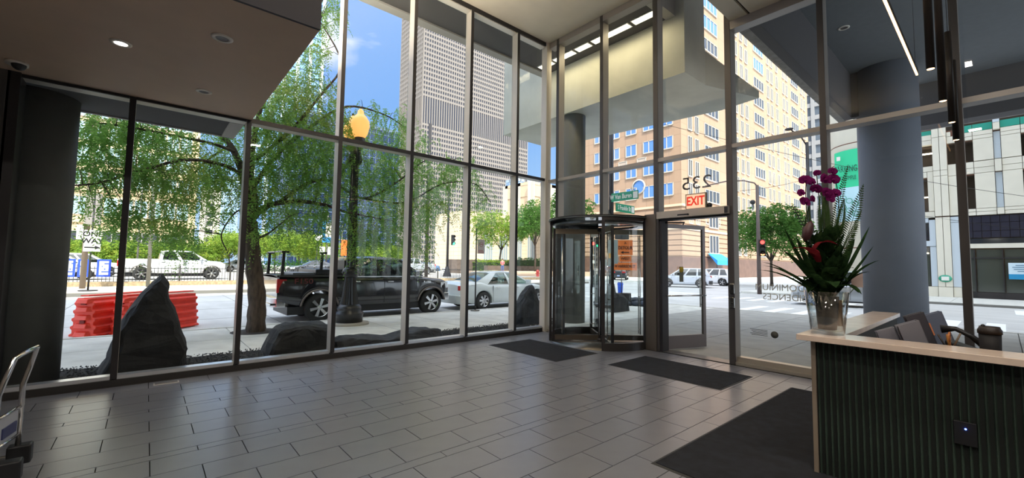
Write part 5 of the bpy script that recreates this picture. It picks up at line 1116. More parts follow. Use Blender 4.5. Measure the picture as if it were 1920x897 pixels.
q = MB(); q.cbox((.25,-.35,dz(1163,443,gp)), (.5,.35,.34)); q.build('walk_signal', mat('signal_grey', H((60,62,62)), .6), sp, bevel=.02)
q = MB(); q.cbox((-.12,-.16,dz(1148,473,gp)), (.03,.42,.98), Matrix.Rotation(.35,4,'Z')); q.build('sign_back', mat('sign_back_grey', H((150,160,158)), .5), sp); q = MB(); q.cbox((-.22,-.10,dz(1139,480,gp)), (.02,.12,.2)); q.build('yellow_tag', mat('tag_yellow', H((230,160,40)), .5), sp)
q = MB(); q.cbox((-.1,-.0,dz(1150,493,gp)), (.02,.45,.28)); q.build('lower_sign_back', MATS['sign_back_grey'], sp)
# detour signs on their stand
dp = atz(1171, 572, 0); rv_ = Vector((.62,-.78,0)).normalized(); nv = rv_.cross(Vector((0,0,1)))
dt = thing('detour_sign', 'orange DETOUR WEST sign on a stand weighted with sandbags', 'sign', (dp.x, dp.y, 0)); ds = dp.dot(fw)/FPX
def dpl(x0, y0, x1, y1, s_, sz, off=0, sx=1.0):
    za, zb = dz((x0+x1)/2, y0, dp), dz((x0+x1)/2, y1, dp); w_ = (x1-x0)*ds/2; cx_ = ((x0+x1)/2-1172)*ds; c = rv_*cx_+nv*(.05+off)
    q = MB(); q.prism_dir([c-rv_*w_+Vector((0,0,zb)), c+rv_*w_+Vector((0,0,zb)), c+rv_*w_+Vector((0,0,za)), c-rv_*w_+Vector((0,0,za))], nv*.02); q.build('sign_face', ORAN, dt)
    return c+nv*.025, za, zb
c, za, zb = dpl(1160,451,1187,479,'',0); text('lettering', 'DETOUR', tuple(c+Vector((0,0,lerp(za,zb,.52)))), rv_, (0,0,1), .19, BLACK, dt, sx=.78, bold=.003)
q = MB(); z = lerp(za,zb,.82); q.prism_dir([c+rv_*.16+Vector((0,0,z-.02)), c-rv_*.1+Vector((0,0,z-.02)), c-rv_*.1+Vector((0,0,z+.02)), c+rv_*.16+Vector((0,0,z+.02))], nv*.003); q.add([c-rv_*.2+Vector((0,0,z))+nv*.003, c-rv_*.08+Vector((0,0,z-.06))+nv*.003, c-rv_*.08+Vector((0,0,z+.06))+nv*.003], [(0,1,2)]); q.build('arrow', BLACK, dt)
text('pictogram', 'A', tuple(c+Vector((0,0,lerp(za,zb,.2)))), rv_, (0,0,1), .14, BLACK, dt)
c, za, zb = dpl(1163,480.5,1184,491,'',0); text('lettering', 'WEST', tuple(c+Vector((0,0,(za+zb)/2))), rv_, (0,0,1), .17, BLACK, dt, sx=.85, bold=.003)
c, za, zb = dpl(1151,493,1194,507,'',0,.03); text('lettering', 'W HARRISON ST', tuple(c+Vector((0,0,(za+zb)/2))), rv_, (0,0,1), .17, BLACK, dt, sx=.66, bold=.003)
q = MB(); [q.tube([rv_*a, rv_*a+Vector((0,0,dz(1171,452,dp)))], .02, 6) for a in (-.12,)]; q.build('post', POLE, dt)
q = MB(); [q.tube([(0,0,.25), rv_*a+nv*b], .02, 5) for a, b in ((.6,.3),(-.6,.3),(.6,-.3),(-.6,-.3))]; q.build('stand', POLE, dt)['kind'] = 'stuff'
q = MB(); q.cbox(tuple(nv*.18+Vector((0,0,.55))), (.5,.5,.5), Matrix.Rotation(.6,4,'Z')); cr_ = q.build('crate', mat('crate_black', (.02,.02,.022), .6), None); cr_.location = (dp.x, dp.y, -.3+.0); tag(cr_, 'black slatted crate standing behind the sandbags', 'crate'); 
q = MB(); q.cbox((0,0,.0), (.5,.5,.14), Matrix.Rotation(.6,4,'Z')); 
random.seed(8)
BAG = mat('sandbag_dark', H((52,60,74)), .6, noise=.4, nscale=9, bump=.7, bscale=12); bme = None
for i in range(16):
    a = -1.05+2.1*(i % 8)/7+random.uniform(-.08,.08); b = (.35 if i < 8 else .05)+random.uniform(-.12,.15); z = .10 if i < 8 else .22
    p = dp + rv_*a + nv*b
    if bme is None:
        q = MB(); q.sphere((0,0,0), 1, 16, 10, (.30,.19,.11)); vs_ = [Vector(v)+mn.noise_vector(Vector(v)*6)*.03 for v in q.v]; q.v = [tuple(v) for v in vs_]; bme = q.mesh('sandbag', BAG)
    o = bpy.data.objects.new('sandbag', bme); COL.objects.link(o); o.location = (p.x, p.y, z); o.rotation_euler = (random.uniform(-.15,.15), random.uniform(-.15,.15), random.uniform(0,3.1)); tag(o, 'dark plastic sandbag in the %s of the detour sign pile, %s from the left' % ('rear row' if i < 8 else 'front row', ('first','second','third','fourth','fifth','sixth','seventh','eighth')[i % 8]), 'sandbag', 'sandbags at the detour sign')
o = bpy.data.objects.new('sandbag', bme.copy()); o.data.materials.clear(); o.data.materials.append(mat('bag_blue', H((30,90,190)), .5)); COL.objects.link(o); p = dp+rv_*1.15+nv*.25; o.location = (p.x,p.y,.13); o.rotation_euler = (0,-1.0,1.1); tag(o, 'bright blue plastic bag at the right end of the sandbag pile', 'bag')
t = thing('bin', 'blue bin standing far behind the detour sign', 'bin', (*[v for v in (Vector((0,0,EYE))+ray(1163,520)*27)][:2], -.12)); q = MB(); q.lathe([(.14,0),(.18,.6),(.20,.65),(.15,.68)], (0,0,0), 16); q.build('body', mat('bin_blue', H((24,80,190)), .5), t); q = MB(); q.cyl((0,0,.68), .16, .05, 16); q.build('lid', mat('bin_lid', H((20,60,150)), .5), t)
t = thing('sandwich_board', 'white sandwich board leaning at the right of the sandbags', 'sign', (dp.x+1.1, dp.y-1.0, 0), -.6)
z0, z1 = dz(1207,500,Vector((0,dp.y-1.0,0))), dz(1207,443,Vector((0,dp.y-1.0,0))); q = MB(); q.box((-.03,-.25,.9),(.02,.25,z1)); q.build('board', SIGNW, t); q = MB(); q.tube([(0,-.25,0),(0,-.25,z1)], .02, 5); q.build('leg', BLACK, t); q = MB(); q.tube([(0,.25,0),(0,.25,z1)], .02, 5); q.build('leg', BLACK, t)
# red signals
def at_depth(px, py, d): return Vector((0,0,EYE))+ray(px, py)*d
def face_yaw(p): return math.atan2(p.y, p.x)-math.pi/2
p = at_depth(1112, 505, 33); t = thing('traffic_light', 'red traffic light with white walk sign seen through the revolving door', 'traffic light', (p.x, p.y, 0), face_yaw(p)); d_ = 33/FPX
pole(t, at_depth(1112,405,33).z, .12, DPOLE); signal(t, 0, -.25, at_depth(1112,474,33).z, 2, 0, .95); zq = at_depth(1112,486,33).z; q = MB(); q.box((-.22,-.30,zq-.35),(.22,-.27,zq+.35)); q.build('walk_sign', SIGNW, t); q = MB(); q.box((-.12,-.31,zq-.1),(.12,-.30,zq+.25)); q.build('walk_figure', BLACK, t)
p = at_depth(1424, 545, 27); t = thing('traffic_light', 'red traffic light with curved lamp arm across the street, left of the bouquet', 'traffic light', (p.x, p.y, 0), face_yaw(p)); D_ = 27
pole(t, at_depth(1421,345,D_).z, .13, mat('pole_brown', H((96,84,80)), .5, .3), .09); signal(t, .22, -.2, at_depth(1428,475,D_).z, 2, 0, .95)
o = signal(t, .22, -.2, at_depth(1430,476,D_).z-.02, 0, 0, .9, 1); o.children[1].data.materials.clear(); o.children[1].data.materials.append(mat('lens_hand', (1,.25,.1), .3, emis=(1,.25,.1), estr=2))
za = at_depth(1421,345,D_).z; q = MB(); s_ = D_/FPX; q.tube([(0,0,za-.1),(-.15,0,za+.15),(-22*s_,0,at_depth(1400,334,D_).z),(-52*s_,0,at_depth(1370,332,D_).z),(-90*s_,0,at_depth(1331,338,D_).z)], .045, 8); q.build('mast_arm', MATS['pole_brown'], t); q = MB(); q.sphere((-8*s_,-.2,at_depth(1413,378,D_).z), .16, 10, 6); q.build('camera', BLACK, t)
p = at_depth(1521, 540, 31); t = thing('street_lamp', 'dark street lamp pole with cobra head behind the bouquet', 'street lamp', (p.x, p.y, 0), face_yaw(p)); s_ = 31/FPX; pole(t, at_depth(1520,262,31).z, .12, DPOLE, .10)
q = MB(); q.tube([(0,0,at_depth(1520,270,31).z),(-8*s_,0,at_depth(1512,252,31).z),(-24*s_,0,at_depth(1497,234,31).z)], .05, 8); q.build('arm', DPOLE, t); q = MB(); q.sphere((-28*s_,0,at_depth(1493,231,31).z), .30, 12, 6, (1,.5,.4)); q.build('head', DPOLE, t)
# hydrant, plaza walls, person
hp = atz(1008, 521, 0); t = thing('hydrant', 'small red fire hydrant across the intersection', 'hydrant', (hp.x, hp.y, 0)); q = MB(); q.lathe([(.28,0),(.2,.08),(.18,.7),(.24,.75),(.22,.9),(.08,1.05)], (0,0,0), 14); q.build('body', mat('hydrant_red', H((190,70,60)), .5), t); q = MB(); q.cyl((-.32,0,.55), .09, .64, 10, 'x'); q.build('nozzle', MATS['hydrant_red'], t)
DST = mat('plaza_stone', H((96,84,76)), .85, noise=.2, nscale=2)
s = MB(); s.box((40.0, 52, 0), (53, 53, 1.5)); s.box((53, 50, 0), (70, 51, 2.1)); s.box((36, 56, 0), (48, 57, 2.4)); struct(s.build('plaza_wall', DST))
s = MB()
for i in range(5): s.box((35.3, 43.0+i*.35, -.15), (56, 43.35+i*.35 if i < 4 else 52, .138*(i+1)))
struct(s.build('plaza_step', mat('plaza_step', H((180,160,140)), .85)))
HEDG = leafmat('plaza_hedge', (.03,.08,.02), (.07,.15,.04), (.2,.28,.07), .6, .3)
for i, (x0, x1, y, z0, z1, lb_) in enumerate(((47,58,53.5,1.2,3.0,'dark clipped hedge on the plaza wall behind the white sedan'),(40,47,55,.9,2.5,'bright sloping hedge on the plaza left of the dark one'),(56,68,52,1.6,3.3,'hedge on the plaza wall beside the revolving door'))):
    t = thing('hedge', lb_, 'hedge', ((x0+x1)/2, y, 0)); P = rng.uniform(0, 1, (1100,3))*np.array([x1-x0, 2.6, z1-z0])+np.array([-(x1-x0)/2,-1,z0]); V, m_ = leaves(P, .45, .06, .1, 6, .5, 8+i); leafobj('foliage', V, m_, HEDG if i != 1 else LOTLEAF, t, 'stuff'); q = MB(); q.box((-(x1-x0)/2,-1,0),((x1-x0)/2,1.4,z1-.5)); q.build('planter', mat('hedge_core', (.02,.04,.012), .9), t)
pp = at_depth(942, 505, 58); pz = .69
print('PERSON', pp)
pe = thing('person', 'person in a pink shirt and blue jeans standing on the plaza steps', 'person', (pp.x, pp.y, pz), face_yaw(pp))
def skin(name, verts, edges, radii, m, parent, root=0):
    me = bpy.data.meshes.new(name); me.from_pydata(verts, edges, []); o = bpy.data.objects.new(name, me); COL.objects.link(o); o.parent = parent
    md = o.modifiers.new('skin', 'SKIN'); sv = me.skin_vertices[0].data if me.skin_vertices else None
    if sv is None: me.skin_vertices.new() if hasattr(me.skin_vertices, 'new') else None; sv = me.skin_vertices[0].data
    for i, r in enumerate(radii): sv[i].radius = (r, r*.85) if not isinstance(r, tuple) else r
    sv[root].use_root = True; o.modifiers.new('sub', 'SUBSURF').levels = 1; me.materials.append(m); return o
bv = [(0,0,.95),(0,0,1.18),(0,0,1.42),(0,0,1.52),(0,-.01,1.62),(0,-.01,1.72),(.19,0,1.40),(.27,.0,1.15),(.20,-.12,.98),(-.19,0,1.40),(-.27,0,1.15),(-.20,-.14,1.0),(.10,0,.88),(.11,0,.48),(.11,.02,.09),(.11,-.13,.04),(-.10,0,.88),(-.12,0,.48),(-.12,.02,.09),(-.12,-.13,.04)]
be = [(0,1),(1,2),(2,3),(3,4),(4,5),(2,6),(6,7),(7,8),(2,9),(9,10),(10,11),(0,12),(12,13),(13,14),(14,15),(0,16),(16,17),(17,18),(18,19)]
brd = [.11,.10,.12,.06,.09,.09,.065,.05,.035,.065,.05,.035,.10,.07,.05,.04,.10,.07,.05,.04]
try:
    body = skin('body', bv, be, brd, mat('skin_tone', H((196,140,116)), .6), pe)
    sh = skin('shirt', [(0,0,.90),(0,0,1.2),(0,0,1.43),(.2,0,1.40),(.27,0,1.2),(-.2,0,1.40),(-.27,0,1.2)], [(0,1),(1,2),(2,3),(3,4),(2,5),(5,6)], [.20,.19,.20,.085,.07,.085,.07], mat('shirt_pink', H((226,110,116)), .8), pe)
    jn = skin('jeans', [(0,0,.97),(.10,0,.86),(.11,0,.48),(.115,.01,.12),(-.10,0,.86),(-.12,0,.48),(-.125,.01,.12)], [(0,1),(1,2),(2,3),(0,4),(4,5),(5,6)], [.16,.12,.085,.07,.12,.085,.07], mat('jeans_blue', H((70,96,150)), .8), pe)
except Exception as ex_: print('skin', ex_)
q = MB(); q.sphere((0,.02,1.71), .105, 12, 8, (1,1,1)); q.build('hair', mat('hair_dark', (.03,.02,.015), .8), pe)

# ------------------------------------------------------------------ buildings
BEIGE = H((166,137,113)); 
def stone(name, col, bw, bh, mort, ms=.03, noise_=.06):
    m = bpy.data.materials.new(name); m.use_nodes = True; t = m.node_tree; b = t.nodes['Principled BSDF']; b.inputs['Roughness'].default_value = .85
    co = t.nodes.new('ShaderNodeTexCoord'); se = t.nodes.new('ShaderNodeSeparateXYZ'); ad = t.nodes.new('ShaderNodeMath'); cb = t.nodes.new('ShaderNodeCombineXYZ')
    t.links.new(co.outputs['Object'], se.inputs[0]); t.links.new(se.outputs[0], ad.inputs[0]); t.links.new(se.outputs[1], ad.inputs[1]); t.links.new(ad.outputs[0], cb.inputs[0]); t.links.new(se.outputs[2], cb.inputs[1])
    br_ = t.nodes.new('ShaderNodeTexBrick'); br_.offset = 0; br_.inputs['Scale'].default_value = 1; br_.inputs['Brick Width'].default_value = bw; br_.inputs['Row Height'].default_value = bh; br_.inputs['Mortar Size'].default_value = ms
    br_.inputs['Color1'].default_value = (*col,1); br_.inputs['Color2'].default_value = (*[c*(1-noise_) for c in col],1); br_.inputs['Mortar'].default_value = (*mort,1); t.links.new(cb.outputs[0], br_.inputs[0]); t.links.new(br_.outputs[0], b.inputs['Base Color']); return m
HST = stone('hotel_stone', BEIGE, 1.9, 1.775, tuple(c*.78 for c in BEIGE), .05); WGL = mat('sky_tinted_window_glass', H((96,140,200)), .06, .35, spec=1); WGD = mat('dark_window_glass', H((70,74,80)), .08, .3, spec=1); WFR = mat('window_frame_white', H((180,174,164)), .6)  # blue panes carry the reflected sky in their base colour
HX, HY = 58.57, 30.22
ht = thing('hotel_building', 'tall pinkish stone hotel block filling the view behind the open door', 'building', (HX, HY, 0))
q = MB(); q.box((0,0,3.2),(63.6,18,95)); q.build('wall', HST, ht)
q = MB(); q.box((-.15,-.15,0),(63.7,18.1,3.2)); q.build('base_wall', mat('granite_base', H((104,78,66)), .5, noise=.2, nscale=1), ht)
for z in (7.2, 10.6): q = MB(); q.box((-.25,-.25,z),(63.8,18.1,z+.35)); q.build('cornice', mat('cornice_stone', H((214,184,156)), .8), ht)
q = MB()
for i in range(9): q.box((-.12,-.12,3.4+i*.78),(63.75,18.05,3.4+i*.78+.62))
q.build('rusticated_course', HST, ht)['kind'] = 'stuff'
def winmesh(nm, w_, h_, panes, glass, axis):
    """window in the facade plane, frame proud, panes recessed; axis 'y' = face towards -x"""
    q = MB(); fwd = .10; n = panes; 
    def bx_(a0, a1, z0, z1, d0, d1):
        if axis == 'y': q.box((d0,a0,z0),(d1,a1,z1))
        else: q.box((a0,d0,z0),(a1,d1,z1))
    bx_(-w_/2,w_/2,-.08,.10,-.16,.02); bx_(-w_/2,w_/2,h_-.10,h_,-.12,.02)
    for i in range(n+1): c = -w_/2+w_*i/n; bx_(c-.07,c+.07,0,h_,-.12,.02)
    q.cur = 1; bx_(-w_/2,w_/2,.05,h_-.05,-.05,-.04); return q.mesh(nm, [WFR, glass])
wA = winmesh('window', 1.9, 1.9, 2, WGL, 'y'); wB = winmesh('window', 1.15, 2.6, 2, WGD, 'x'); wC = winmesh('window', 5.0, 2.0, 4, WGD, 'x'); wCb = winmesh('window', 5.0, 2.3, 4, WGL, 'x')
for k in range(-2, 18):
    z = 15.9+3.55*k
    if z > 80: break
    for y in (2.2, 5.2, 8.4, 11.6, 14.8):
        if k >= -1 and z < 62: link('window', wA, ht, (-.02, y, z))
lv = winmesh('louver', 1.5, 1.3, 1, mat('louver_grey', H((176,160,146)), .7), 'y')
for k in range(-1, 8):
    for y in (6.5, 10.0): link('louver', lv, ht, (-.0, y, 18.6+3.55*k-1.0)) if k % 2 == 0 else None
for k in range(-2, 13):
    z = 15.6+3.55*k
    for x in (2.6, 4.8): 
        if z < 45: link('window', wB, ht, (x, -.02, z-.3))
    for x in (20.1, 22.6, 24.9, 36.2, 38.4, 41.5, 45.8, 47.9, 58.6, 60.8): link('window', wB, ht, (x, -.02, z-.3))
    for x in (10.0, 31.1, 53.4): link('window', wC if z < 38 or x > 50 else wCb, ht, (x, -.02, z))
for x in (10.0, 20.1, 22.6, 31.1): 
    for z in (3.9, 8.0): link('window', winmesh('window', 3.2 if x in (10.0,31.1) else 1.2, 2.9, 3 if x in (10.,31.1) else 2, WGD, 'x'), ht, (x, -.15, z))
q = MB(); q.lathe([(.75,-.12),(.95,-.12),(.95,.05),(.75,.05)], (26.5,-.1,13.1), 24, 'y', cap=False); q.cur = 1; q.lathe([(.76,0),(.002,0)], (26.5,-.06,13.1), 24, 'y', cap=False); q.build('round_window', [WFR, WGD], ht)
q = MB(); q.lathe([(1.0,-.12),(1.2,-.12),(1.2,.05),(1.0,.05)], (-.1,7.0,14.3), 24, 'x', cap=False); q.cur = 1; q.lathe([(1.02,0),(.002,0)], (-.06,7.0,14.3), 24, 'x', cap=False); q.build('round_window', [WFR, WGL], ht)
aw = thing('awning', 'bright blue awning over the hotel entrance', 'awning', (68.6, 29.95, 0)); q = MB(); q.add([(-2.4,0,3.9),(2.4,0,3.9),(2.8,-1.6,2.8),(-2.8,-1.6,2.8),(2.8,-1.6,2.1),(-2.8,-1.6,2.1)], [(0,1,2,3),(3,2,4,5),(0,3,5),(1,4,2)]); q.build('canvas', mat('awning_blue', H((40,140,226)), .6), aw); q = MB(); q.box((-2.6,-1.5,0),(-2.5,-1.4,2.8)); q.build('post', DPOLE, aw); q = MB(); q.box((2.5,-1.5,0),(2.6,-1.4,2.8)); q.build('post', DPOLE, aw)

def gridtower(label, x0, x1, y0, y1, h, core, pier, px_, pw, fz, sh, z0=0, skip=(), name='office_tower', dp_=.5, span=None):
    t = thing(name, label, 'building', ((x0+x1)/2, (y0+y1)/2, 0)); cx, cy = (x0+x1)/2, (y0+y1)/2; a, b = (x1-x0)/2, (y1-y0)/2
    q = MB(); q.box((-a+dp_,-b+dp_,0),(a-dp_,b-dp_,h-1)); q.build('glazing', core, t)
    q = MB(); n = max(1, round(2*a/px_)); m = max(1, round(2*b/px_))
    for i in range(n+1): x = -a+2*a*i/n; q.box((x-pw/2,-b,z0),(x+pw/2,-b+dp_,h))
    for i in range(m+1): y = -b+2*b*i/m; q.box((-a,y-pw/2,z0),(-a+dp_,y+pw/2,h))
    q.build('pier', pier, t)['kind'] = 'stuff'
    q = MB(); k = 0; z = z0
    while z < h:
        if k not in skip: q.box((-a+dp_*.3,-b+dp_*.3,z),(a,b,z+sh))
        z += fz; k += 1
    q.box((-a,-b,h-1.5),(a,b,h)); q.build('spandrel', span or pier, t)['kind'] = 'stuff'; return t
TP_ = mat('tower_concrete', H((132,124,117)), .85); TG = mat('tower_glass', H((52,54,64)), .25, .2)
gridtower('tall pale grid faced office tower rising into the sky, middle of the view', 173.9, 298.2, 322.9, 368, 300, TG, TP_, 2.42, .75, 4.35, 1.9, skip=tuple(range(29,34)), span=mat('tower_spandrel', H((122,114,108)), .85))
# block behind the trees: dark blue glass with pale mullions
xa, xb = aty(540,400,190).x, aty(746,400,190).x; zt_ = aty(746,246,190).z
gridtower('dark blue glass office slab behind the trees, right of the lamp post', xa, xb, 190, 215, zt_, mat('navy_glass', H((36,52,86)), .12, .3), mat('pale_mullion', H((84,102,126)), .6), 3.0, .2, 3.9, .3, name='glass_building', dp_=.3)
xa, xb = aty(480,200,260).x, aty(605,100,260).x
gridtower('blue and white striped glass tower behind the locust crown', xa, xb, 260, 290, 330, mat('sky_glass', H((124,162,206)), .15, .2), mat('white_fin', H((176,184,196)), .6), 6.0, 1.8, 4.2, .3, name='glass_tower', dp_=1.0, span=MATS['sky_glass'])
xa, xb = aty(405,380,230).x, aty(446,380,230).x
gridtower('slim blue glass tower left of the locust trunk', xa, xb, 230, 245, aty(430,330,230).z, mat('pale_glass', H((150,178,206)), .15, .2), mat('glass_fin', H((150,166,182)), .6), 3.2, .5, 3.8, .4, name='glass_tower', dp_=.3)
xa, xb = aty(383,380,200).x, aty(408,380,200).x
gridtower('small white balconied apartment tower far off left of the locust trunk', xa, xb, 200, 212, aty(395,350,200).z, TG, mat('white_conc', H((180,174,162)), .8), 4.0, 2.2, 3.4, 1.6, name='apartment_tower')
# left beige office building with big windows
xa, xb = aty(100,380,118).x, aty(368,380,118).x; LBX = xb
lbz = 60
lbd = thing('office_building', 'sunlit cream stone building behind the trees at the left', 'building', ((xa-40+xb)/2, 130, 0)); hw_ = (xb-xa+40)/2
CST = stone('cream_stone', H((206,184,148)), 3.0, 1.2, H((170,146,114)), .05); q = MB(); q.box((-hw_,-12,0),(hw_,12,lbz)); q.build('wall', CST, lbd)
for z in (2.8+6, 15.0, 19.2): q = MB(); q.box((-hw_-.2,-12.4,z),(hw_+.3,12,z+.6)); q.build('cornice', mat('cream_cornice', H((196,174,140)), .8), lbd)
wD = winmesh('window', 2.0, 3.6, 2, mat('pale_blue_window', H((146,170,180)), .15, .1), 'x'); wE = winmesh('window', 4.2, 2.6, 3, WGD, 'x')
nb = 11
for i in range(nb):
    cx = hw_-3.5-i*4.6
    for z in (10.4, 16.2, 20.8, 25.4, 30.0, 34.6, 39.2):
        for dx in (-1.15, 1.15): link('window', wD, lbd, (cx+dx, -12.02, z)) if z < 36 else None
    link('window', wE, lbd, (cx, -12.02, 4.6))
# cream plaza building in the middle distance
xa, xb = aty(868,450,78).x, aty(1045,450,78).x
pb = thing('plaza_building', 'low sunlit cream building behind the plaza trees', 'building', ((xa+xb)/2, 84, 0)); hw_ = (xb-xa)/2
PST = stone('plaza_stone_wall', H((206,186,160)), 2.2, .9, H((180,158,132)), .05); q = MB(); q.box((-hw_,-6,0),(hw_,6,aty(900,398,78).z)); q.build('wall', PST, pb)
wF = winmesh('window', 2.6, 6.5, 4, mat('pale_window_glass', H((150,164,170)), .15, .2), 'x')
for i in range(7): link('window', wF, pb, (-hw_+7+i*4.6, -6.02, 2.4))
xa, xb = aty(996,360,150).x, aty(1060,360,150).x
gridtower('cream apartment tower behind the plaza, beside the corner post', xa, xb, 150, 170, aty(1010,342,150).z, mat('cream_core', H((196,168,138)), .8), MATS['white_conc'], 9.0, 4, 12, 6, name='apartment_tower', span=mat('cream_span', H((196,170,142)), .8))
xa, xb = aty(983,360,170).x, aty(997,360,170).x
gridtower('narrow blue glass tower between the grid tower and the corner post', xa, xb, 176, 186, aty(990,338,176).z, MATS['sky_glass'], MATS['glass_fin'], 3.5, .4, 4, .5, name='glass_tower', dp_=.3)
# filler blocks further right and beyond
def at_x(px, X): return atx(px, 400, X).y
ya, yb = at_x(1580, 150), at_x(1505, 150)
gridtower('grey office tower between the hotel and the parking garage', 150, 175, ya, yb, 110, mat('grey_tower_glass', H((104,116,130)), .2, .2), mat('grey_tower_pier', H((150,150,152)), .8), 3.4, .9, 3.9, 1.3)
# ------------------------------------------------------------------ parking garage with round corner
S31 = 38/31.
def GZ(z): return (z-EYE)*S31+EYE
def GYY(y): return y*S31
gar = thing('parking_garage', 'pale stone parking garage across the side street at the right', 'building', (38, 0, 0))
GST = mat('garage_panel', H((222,216,200)), .8, noise=.05, nscale=1); GJ = mat('garage_joint', H((120,84,70)), .9); GIN = mat('garage_interior', H((92,80,68)), .9); GLS = mat('garage_glass', (.02,.024,.03), .08, 0, spec=1); GTEAL = mat('garage_teal', H((36,150,130)), .6); FAN = mat('garage_bluegrey_panel', H((196,206,214)), .7)
q = MB(); q.box((1.2, -28, -.1),(1.5, 5, 24)); q.build('core_wall', GIN, gar)
q = MB(); q.box((.0, -28, 12.0),(12, 5, 30)); q.build('upper_wall', GST, gar)
for z in (8.3, 6.6, 4.6): q = MB(); q.box((.35, -28, GZ(z)-.15),(1.25, 5, GZ(z)+.15)); q.build('floor_slab', GIN, gar)
def gpanel(y0, y1, z0, z1, d=0, m=GST, nm='panel'):
    q = MB(); q.box((-d+.0, GYY(y0)+.012, GZ(z0)+.012), (.35-d*.0, GYY(y1)-.012, GZ(z1)-.012)); q.build(nm, m, gar)
q = MB()
for y0, y1, z0, z1 in ((2.2,3.3,8.3,9.4),(-9,1.66,8.2,8.9),(2.2,3.3,6.5,7.15),(-9,1.66,6.45,7.1),(1.66,2.2,0,9.4)): q.box((.24, GYY(y0), GZ(z0)), (.33, GYY(y1), GZ(z1)))
q.build('backing', GJ, gar)
# left bay
gpanel(2.2,3.3,8.52,8.80); gpanel(2.2,3.3,8.26,8.52); gpanel(2.2,3.3,8.80,9.05,-.1,GTEAL,'teal_band')
gpanel(2.2,3.3,6.84,7.13); gpanel(2.43,3.3,6.54,6.84)
gpanel(2.2,2.43,4.74,6.84)
for z0, z1 in ((8.6,9.4),(6.84,8.6),(6.55,6.84),(4.45,6.55)):
    gpanel(1.93,2.2,z0,z1,.12); gpanel(1.66,1.93,z0,z1,.12)
gpanel(1.5,1.66,8.55,8.8); gpanel(1.36,1.66,8.2,8.55); gpanel(1.36,1.66,6.5,7.1); gpanel(1.34,1.66,4.45,6.5)
gpanel(1.93,2.2,.82,4.4,.12); gpanel(1.66,1.93,.82,4.4,.12); gpanel(1.66,2.2,.22,.82,.16)
gpanel(2.2,3.3,4.40,4.72,.05); 
gpanel(3.03,3.3,3.0,4.3,0,FAN); gpanel(2.2,2.45,3.0,4.3,0,FAN); gpanel(2.45,3.03,4.15,4.4,0,FAN); gpanel(2.2,3.3,2.9,3.2,.04,FAN); gpanel(3.03,3.3,.82,2.9,0,FAN); gpanel(2.2,2.45,.82,2.9,0,FAN); gpanel(2.2,3.3,.22,.82,.1)
gpanel(2.47,3.01,3.25,4.15,-.25,GLS,'dark_window'); gpanel(2.47,3.01,.84,2.88,-.15,mat('shop_glass', H((70,74,66)), .1, spec=1),'shop_window')
gpanel(1.36,1.66,4.1,4.4,0,FAN); gpanel(1.36,1.66,.82,4.1,0,FAN); gpanel(1.36,1.66,.22,.82,.06)
# right part
for (a, b) in ((-.80,-.17),(.07,.75),(-2.6,-1.6),(-4.4,-3.6)):
    gpanel(a,b,7.12,8.22); gpanel(a,b,4.74,6.5)
for (a, b) in ((-.17,.07),(-1.6,-1.36)):
    gpanel(a,b,8.55,8.9,.12); gpanel(a,b,6.5,7.1,.12); gpanel(a,b,4.4,4.72,.12); gpanel(a,b,7.15,8.5,-.15,FAN); gpanel(a,b,4.74,6.48,-.15,FAN); gpanel(a,b,8.9,9.1,.1,FAN)
for i, (a, b) in enumerate(((.07,.75),(.75,1.1),(-.80,-.17),(-1.36,-.80),(-2.6,-1.6))):
    gpanel(a,b,8.22,8.40); gpanel(a,b,8.40,8.62); gpanel(a,b,6.5,6.78); gpanel(a,b,6.78,7.1); gpanel(a,b,4.4,4.58); gpanel(a,b,4.58,4.74)
    gpanel(a,b,8.64,9.0,-.1,GTEAL,'teal_band')
for i in range(14):
    for z0, z1 in ((3.62,4.02),(4.02,4.36),(3.28,3.62)):
        if i < 13: gpanel(1.2-.3*(i+1),1.2-.3*i,z0,z1,-.06,mat('dark_tile_panel', H((38,38,52)), .25),'dark_tile')
gpanel(-3.6,1.36,3.0,3.26,-.12,GLS,'dark_band'); gpanel(-3.6,1.36,2.76,3.0,.05,GST,'lintel')
gpanel(1.05,1.36,.22,.8,.05)
for i, (a, b) in enumerate(((.86,1.34),(-.05,.86),(-1.05,-.05),(-2.1,-1.05))):
    gpanel(a+.03,b-.03,.62,2.72,-.12,MATS['shop_glass'],'shop_window'); gpanel(a,a+.05,.2,2.72,.0,DALU,'shop_mullion')
gpanel(-3.6,1.0,.2,.62,-.06,mat('shop_base', (.03,.025,.025), .3),'shop_base'); gpanel(-3.6,1.34,2.25,2.32,-.03,DALU,'shop_transom')
LITE = mat('garage_lamp', (1,.9,.7), .5, emis=(1,.82,.55), estr=3.0)
for (y, z, w_) in ((2.4,7.83,.42),(2.5,5.5,.25),(2.62,2.52,.24),(.6,2.46,.36),(.2,2.44,.36)):
    q = MB(); zz = GZ(z); q.box((.30 if z > 3 else .14, GYY(y)-w_/2*S31, zz), (.45, GYY(y)+w_/2*S31, zz+.07)); q.build('lamp', LITE, gar)
